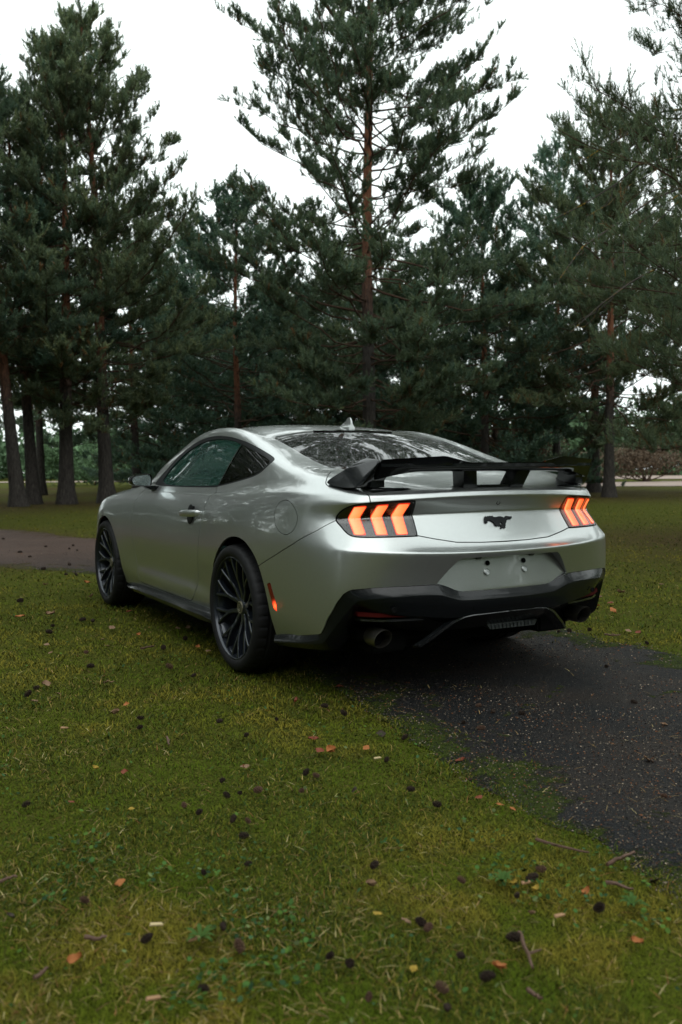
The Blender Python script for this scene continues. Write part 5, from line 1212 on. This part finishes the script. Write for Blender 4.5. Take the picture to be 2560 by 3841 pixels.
CHIPS = [(-1.064, -1.674, 'cream'), (-2.153, -2.418, 'cream'), (-2.096, -2.525, 'tan'), (-2.248, -2.698, 'tan'), (-1.293, -2.873, 'tan'), (-1.997, -0.672, 'tan'), (-1.996, -0.677, 'tan'), (-1.248, -2.704, 'tan')]
TWIGS = [[(-1.043, -2.517), (-1.016, -2.594), (-0.976, -2.657)], [(-0.984, -2.735), (-0.924, -2.726), (-0.866, -2.722)], [(-1.07, -2.809), (-1.049, -2.841), (-1.035, -2.87)], [(-1.429, -2.884), (-1.462, -2.94), (-1.499, -3.007)], [(-1.566, -3.066), (-1.563, -3.083), (-1.561, -3.104)], [(-2.445, -1.994), (-2.424, -1.99), (-2.401, -1.992)], [(-2.315, -2.391), (-2.294, -2.406), (-2.27, -2.41)], [(1.471, -0.391), (1.494, -0.436), (1.541, -0.455)], [(-1.241, 0.75), (-1.192, 0.774), (-1.145, 0.791)], [(-1.665, -1.024), (-1.677, -1.075), (-1.69, -1.125)], [(-2.445, -2.496), (-2.429, -2.489), (-2.416, -2.477)]]
CONES = [(-1.969, 0.1), (-2.027, -0.001), (-1.621, 0.441), (-1.55, 0.833), (-1.675, -0.689), (-1.719, -0.825), (-1.392, -0.914), (-1.197, -0.058), (-1.299, 1.987), (-1.252, 1.895), (-1.541, 1.853), (-1.612, 1.622), (-0.898, 0.92), (-1.112, 0.716), (-1.54, 3.182), (-0.714, 4.812), (-0.8, 4.867), (-0.885, 5.63), (-0.777, 7.812), (-0.052, 7.688), (0.071, 8.483), (-0.089, 7.993), (-0.305, 8.53), (-0.774, 7.107), (-0.612, 10.307), (-0.548, 5.884), (-1.244, 0.205), (-1.37, -1.151), (-1.168, -1.011), (-0.87, -1.081), (-0.891, -0.934), (-1.041, -1.701), (-0.807, -1.475), (-1.36, -1.665), (-1.346, -1.714), (-1.651, -1.585), (-1.455, -1.816), (-1.132, -1.993), (-1.133, -2.148), (-1.751, -1.925), (-1.714, -1.957), (-1.77, -2.053), (-1.645, -1.728), (-1.691, -1.726), (-0.254, -1.259), (-0.477, -1.438), (-0.168, -1.458), (0.4, -1.589), (0.841, -1.001), (1.339, -0.107), (1.42, -0.123), (1.52, -0.207), (1.497, -0.704), (-0.419, -2.448), (-0.467, -1.542), (-0.261, -1.372), (-2.287, -1.466), (-1.82, -1.815), (-1.843, -1.736), (-1.956, -2.213), (-1.832, -2.228), (-2.272, -2.205), (-2.188, -2.462), (-2.017, -2.603), (-2.016, -2.504), (-2.145, -2.714), (-1.649, -1.583), (-1.582, -1.738), (-1.858, -2.742), (-1.833, -2.79), (-1.599, -2.723), (-1.597, -2.754), (-1.603, -2.887), (-1.742, -3.025), (-1.711, -2.964), (-1.536, -2.413), (-1.86, -2.914), (-1.454, -2.889), (-1.159, -2.661), (-1.212, -2.688), (-1.31, -2.739), (-1.382, -2.602), (-1.179, -2.891), (-1.601, -2.981)]
def view_of(x, y):
    q = np.array((x, y)) - CAMP; return float(q @ F2), float(q @ R2)
ORD = ['first', 'second', 'third', 'fourth', 'fifth', 'sixth', 'seventh', 'eighth', 'ninth', 'tenth', 'eleventh', 'twelfth', 'thirteenth', 'fourteenth', 'fifteenth', 'sixteenth', 'seventeenth', 'eighteenth', 'nineteenth', 'twentieth']
def zone_of(x, y):
    d, l = view_of(x, y); px = 1280 + 3266 * l / d; on_path = sdf(np.array([(x, y)]), PATH)[0] < -.06
    if d > 8.2: return 'on far path, left' if px < 900 else 'on right lawn'
    if px > 1900 and d > 5.0: return 'at asphalt edge, right'
    if on_path: return 'on asphalt behind the car'
    if d > 5.2: return 'by the front wheel'
    if d > 3.6: return 'left of the rear wheel'
    if d > 2.75: return 'in mid-foreground grass'
    return 'in bottom %s grass' % ('left' if px < 900 else ('middle' if px < 1700 else 'right'))
def label_all(items, noun):
    """items: (object, x, y, look); each gets a label that says where it lies and which one from the left"""
    z = {}
    for it in items: z.setdefault((zone_of(it[1], it[2]), it[3]), []).append(it)
    for (zn, look), L_ in z.items():
        L_.sort(key=lambda it: view_of(it[1], it[2])[1] / view_of(it[1], it[2])[0])
        for i, it in enumerate(L_):
            which = '' if len(L_) == 1 else (', %s from the left' % (ORD[i] if i < len(ORD) else 'last'))
            it[0]['label'] = '%s %s %s%s' % (look, noun, zn, which)
rl = np.random.default_rng(40)
def tint_mat(name, c0, c1, rough=.6):
    s = NT(name); p = s.pos(); n = s.noise(55, 4, .65, p); s.col(s.mix(n, c0, c1)); s.set(Roughness=rough, Specular_IOR_Level=.18); s.bump(n, .3, .002); return s.m
M_LEAF = dict(tan=tint_mat('tan_leaf', (.12, .070, .040), (.27, .165, .10), .6), orange=tint_mat('orange_leaf', (.20, .065, .018), (.42, .16, .05), .6), red=tint_mat('red_brown_leaf', (.10, .022, .012), (.24, .065, .03), .45), dark=tint_mat('rotten_leaf', (.012, .009, .006), (.05, .035, .02), .4), yellow=tint_mat('yellow_leaf', (.22, .14, .02), (.38, .26, .04), .6))
LOOK = dict(tan='pale tan curled', orange='bright orange', red='red-brown', dark='blackened rotten', yellow='small yellow')
def leaf_mesh(name, mat, seed, curl):
    r = np.random.default_rng(seed); bm = bmesh.new(); n = 9; rows = []
    for i in range(n):
        u = i / (n - 1); w = .42 * math.sin(math.pi * u ** .8) ** .8 * (1 + .12 * r.normal()) + .01; row = []
        for j in range(5):
            v = (j - 2) / 2; x = v * w; z = .10 + curl * (abs(v) ** 1.6) * .22 + .16 * curl * math.sin(u * 3.1 + seed) + .03 * r.normal() + .05 * (1 - abs(v)) * -.6
            row.append(bm.verts.new((x, u - .5, max(z, .0))))
        rows.append(row)
    for a, b in zip(rows[:-1], rows[1:]):
        for j in range(4): bm.faces.new((a[j], a[j + 1], b[j + 1], b[j]))
    add_tube(bm, [(0, -.5, .08), (.03, -.68, .06), (.08, -.82, .02)], [.016, .012, .010], 4)
    me = bpy.data.meshes.new(name); bm.to_mesh(me); bm.free(); me.materials.append(mat); me.polygons.foreach_set('use_smooth', np.ones(len(me.polygons), bool)); return me
LEAF_ME = {k: [leaf_mesh('leaf', m, 3 + i * 7, (.5, 1.3, -.8)[i]) for i in range(3)] for k, m in M_LEAF.items()}
def ground_z(x, y): return .016 if sdf(np.array([(x, y)]), PATH)[0] > .05 else .004
items = []
for k, L_ in LEAVES.items():
    for x, y in L_:
        o = bpy.data.objects.new('fallen_leaf', LEAF_ME[k][rl.integers(3)]); link(o); d, _ = view_of(x, y)
        sz = rl.uniform(.022, .038) * (1.0 if d < 3.2 else 1.35) * (.75 if k == 'yellow' else 1) * (1.5 if d > 6 else 1)
        o.location = (x, y, ground_z(x, y)); o.scale = (sz, sz, sz); o.rotation_euler = (rl.normal(0, .25), rl.normal(0, .25), rl.uniform(0, 6.28)); tag(o, None, 'leaf', 'fallen leaves on the ground'); items.append((o, x, y, LOOK[k]))
label_all(items, 'fallen leaf')
def cone_mesh(seed, openness):
    bm = bmesh.new(); r = random.Random(seed); N = 58
    add_loft(bm, [[(rad * math.cos(t), rad * math.sin(t), z) for t in [2 * math.pi * i / 7 for i in range(7)]] for z, rad in ((-.46, .08), (-.2, .24), (.1, .20), (.46, .04))])
    for i in range(N):
        u = i / N; z = -.46 + .95 * u; R0 = .40 * math.sin(math.pi * min(1, (u * .86 + .13))) ** .7; a = i * 2.39996; up = Vector((0, 0, 1)); rad = Vector((math.cos(a), math.sin(a), 0)); tg = Vector((-math.sin(a), math.cos(a), 0))
        d = (rad * (.75 + openness * .4) + up * (.75 - openness * .7 + u * .3)).normalized(); b = rad * R0 * .35 + up * z; L_ = R0 * .95 * r.uniform(.85, 1.1) + .05; w = .15 * (1 - .4 * u) + .02
        nn = d.cross(tg).normalized(); e = b + d * L_
        vs = [bm.verts.new(p) for p in (b - tg * w * .6, b + tg * w * .6, e + tg * w * .8 - d * .06, e + nn * .04, e - tg * w * .8 - d * .06, e - nn * .07)]
        for f in ((0, 1, 2, 3), (0, 3, 4), (0, 4, 5), (1, 5, 2), (0, 5, 1), (2, 5, 3), (3, 5, 4)): bm.faces.new([vs[q] for q in f])
    me = bpy.data.meshes.new('pine_cone'); bm.normal_update(); bm.to_mesh(me); bm.free(); return me
M_CONE = tint_mat('wet_black_cone', (.010, .007, .005), (.045, .028, .019), .75); M_CONE2 = tint_mat('brown_cone', (.040, .020, .014), (.15, .085, .055), .75)
CONE_ME = []
for i, (op, m) in enumerate(((.35, M_CONE), (.9, M_CONE), (.9, M_CONE2))):
    me = cone_mesh(i, op); me.materials.append(m); CONE_ME.append(me)
items = []
for x, y in CONES:
    i = int(rl.choice(3, p=(.4, .35, .25))); o = bpy.data.objects.new('pine_cone', CONE_ME[i]); link(o); d, _ = view_of(x, y)
    sz = rl.uniform(.017, .028) * (1.35 if d > 4 else 1.0) * (1.3 if d > 7 else 1); o.location = (x, y, ground_z(x, y) + .16 * sz); o.scale = (sz * .85, sz * .85, sz * 1.3); o.rotation_euler = (math.pi / 2 + rl.normal(0, .3), rl.normal(0, .3), rl.uniform(0, 6.28)); tag(o, None, 'pine cone', 'pine cones lying about'); items.append((o, x, y, ('closed black', 'open black', 'open brown')[i]))
label_all(items, 'pine cone')
M_TWIG = tint_mat('bare_twig', (.05, .030, .022), (.17, .10, .07), .6); M_CHIP = dict(cream=tint_mat('cream_wood_chip', (.40, .30, .15), (.60, .48, .28), .7), tan=tint_mat('tan_bark_chip', (.22, .12, .06), (.42, .25, .14), .7))
items = []
for pts in TWIGS:
    r = np.random.default_rng(int(abs(pts[0][0]) * 1000)); a, b = np.array(pts[0]), np.array(pts[-1]); m_ = np.array(pts[1]); P = []
    for t in np.linspace(0, 1, 7): q = a * (1 - t) ** 2 + 2 * t * (1 - t) * (2 * m_ - (a + b) / 2) + b * t * t; P.append((*(q + r.normal(0, .0015, 2)), .022 + r.normal(0, .0015)))
    c = np.mean(P, 0); bm = bmesh.new(); rad = .0048 * (1 + .3 * r.random()) * (1.3 if view_of(*a)[0] > 4 else 1)
    add_tube(bm, [np.array(p) - c for p in P], [rad * (1 - .45 * i / 6) for i in range(7)], 6)
    if r.random() < .5: j = np.array(P[4]) - c; add_tube(bm, [j, j + np.array((r.normal(0, .015), r.normal(0, .015), .006))], [rad * .6, rad * .3], 5)
    o = bm_obj('twig', bm, M_TWIG, None, 60, tuple(c)); tag(o, None, 'twig', 'bare twigs on the ground'); items.append((o, c[0], c[1], 'bare brown'))
label_all(items, 'twig')
items = []
for x, y, k in CHIPS:
    bm = bmesh.new(); add_loft(bm, [[(-.5 + .1 * q, -.16, h_), (.45, -.13, h_), (.5 - .15 * q, .14, h_), (-.42, .16, h_)] for q, h_ in ((0, 0), (1, .12))])
    bmesh.ops.bevel(bm, geom=bm.edges[:], offset=.02, segments=1, affect='EDGES')
    o = bm_obj('wood_chip', bm, M_CHIP[k], None, None, (x, y, .020)); sz = .034; o.scale = (sz, sz, sz); o.rotation_euler = (.05, .08, rl.uniform(-.6, .2)); tag(o, None, 'wood chip', 'wood chips in the grass'); items.append((o, x, y, 'cream' if k == 'cream' else 'tan'))
label_all(items, 'wood chip')
# broad-leaved weeds in the turf
M_WEED = tint_mat('weed_leaf', (.025, .062, .010), (.05, .10, .015), .75)
for (x, y), lb in ((DL(1.98, -.335), 'flat rosette of long green leaves, bottom left of the middle'), (DL(2.25, .42), 'tuft of dark green weed leaves in the grass at bottom right'), (DL(2.12, .72), 'small green weed at the right edge below the two twigs')):
    bm = bmesh.new()
    for k in range(9):
        a = k * .7 + rl.normal(0, .15); L_ = rl.uniform(.028, .055); rows = []
        for i in range(6):
            u = i / 5; w = .0055 * math.sin(math.pi * (u * .9 + .08)); p = Vector((math.cos(a) * L_ * u, math.sin(a) * L_ * u, .010 + .016 * math.sin(u * 2.4))); sd = Vector((-math.sin(a), math.cos(a), 0))
            rows.append([bm.verts.new(p - sd * w), bm.verts.new(p - Vector((0, 0, .002))), bm.verts.new(p + sd * w)])
        for p, q in zip(rows[:-1], rows[1:]):
            for j in range(2): bm.faces.new((p[j], p[j + 1], q[j + 1], q[j]))
    tag(bm_obj('weed', bm, M_WEED, None, 60, (x, y, .004)), lb, 'weed', 'weeds in the lawn')
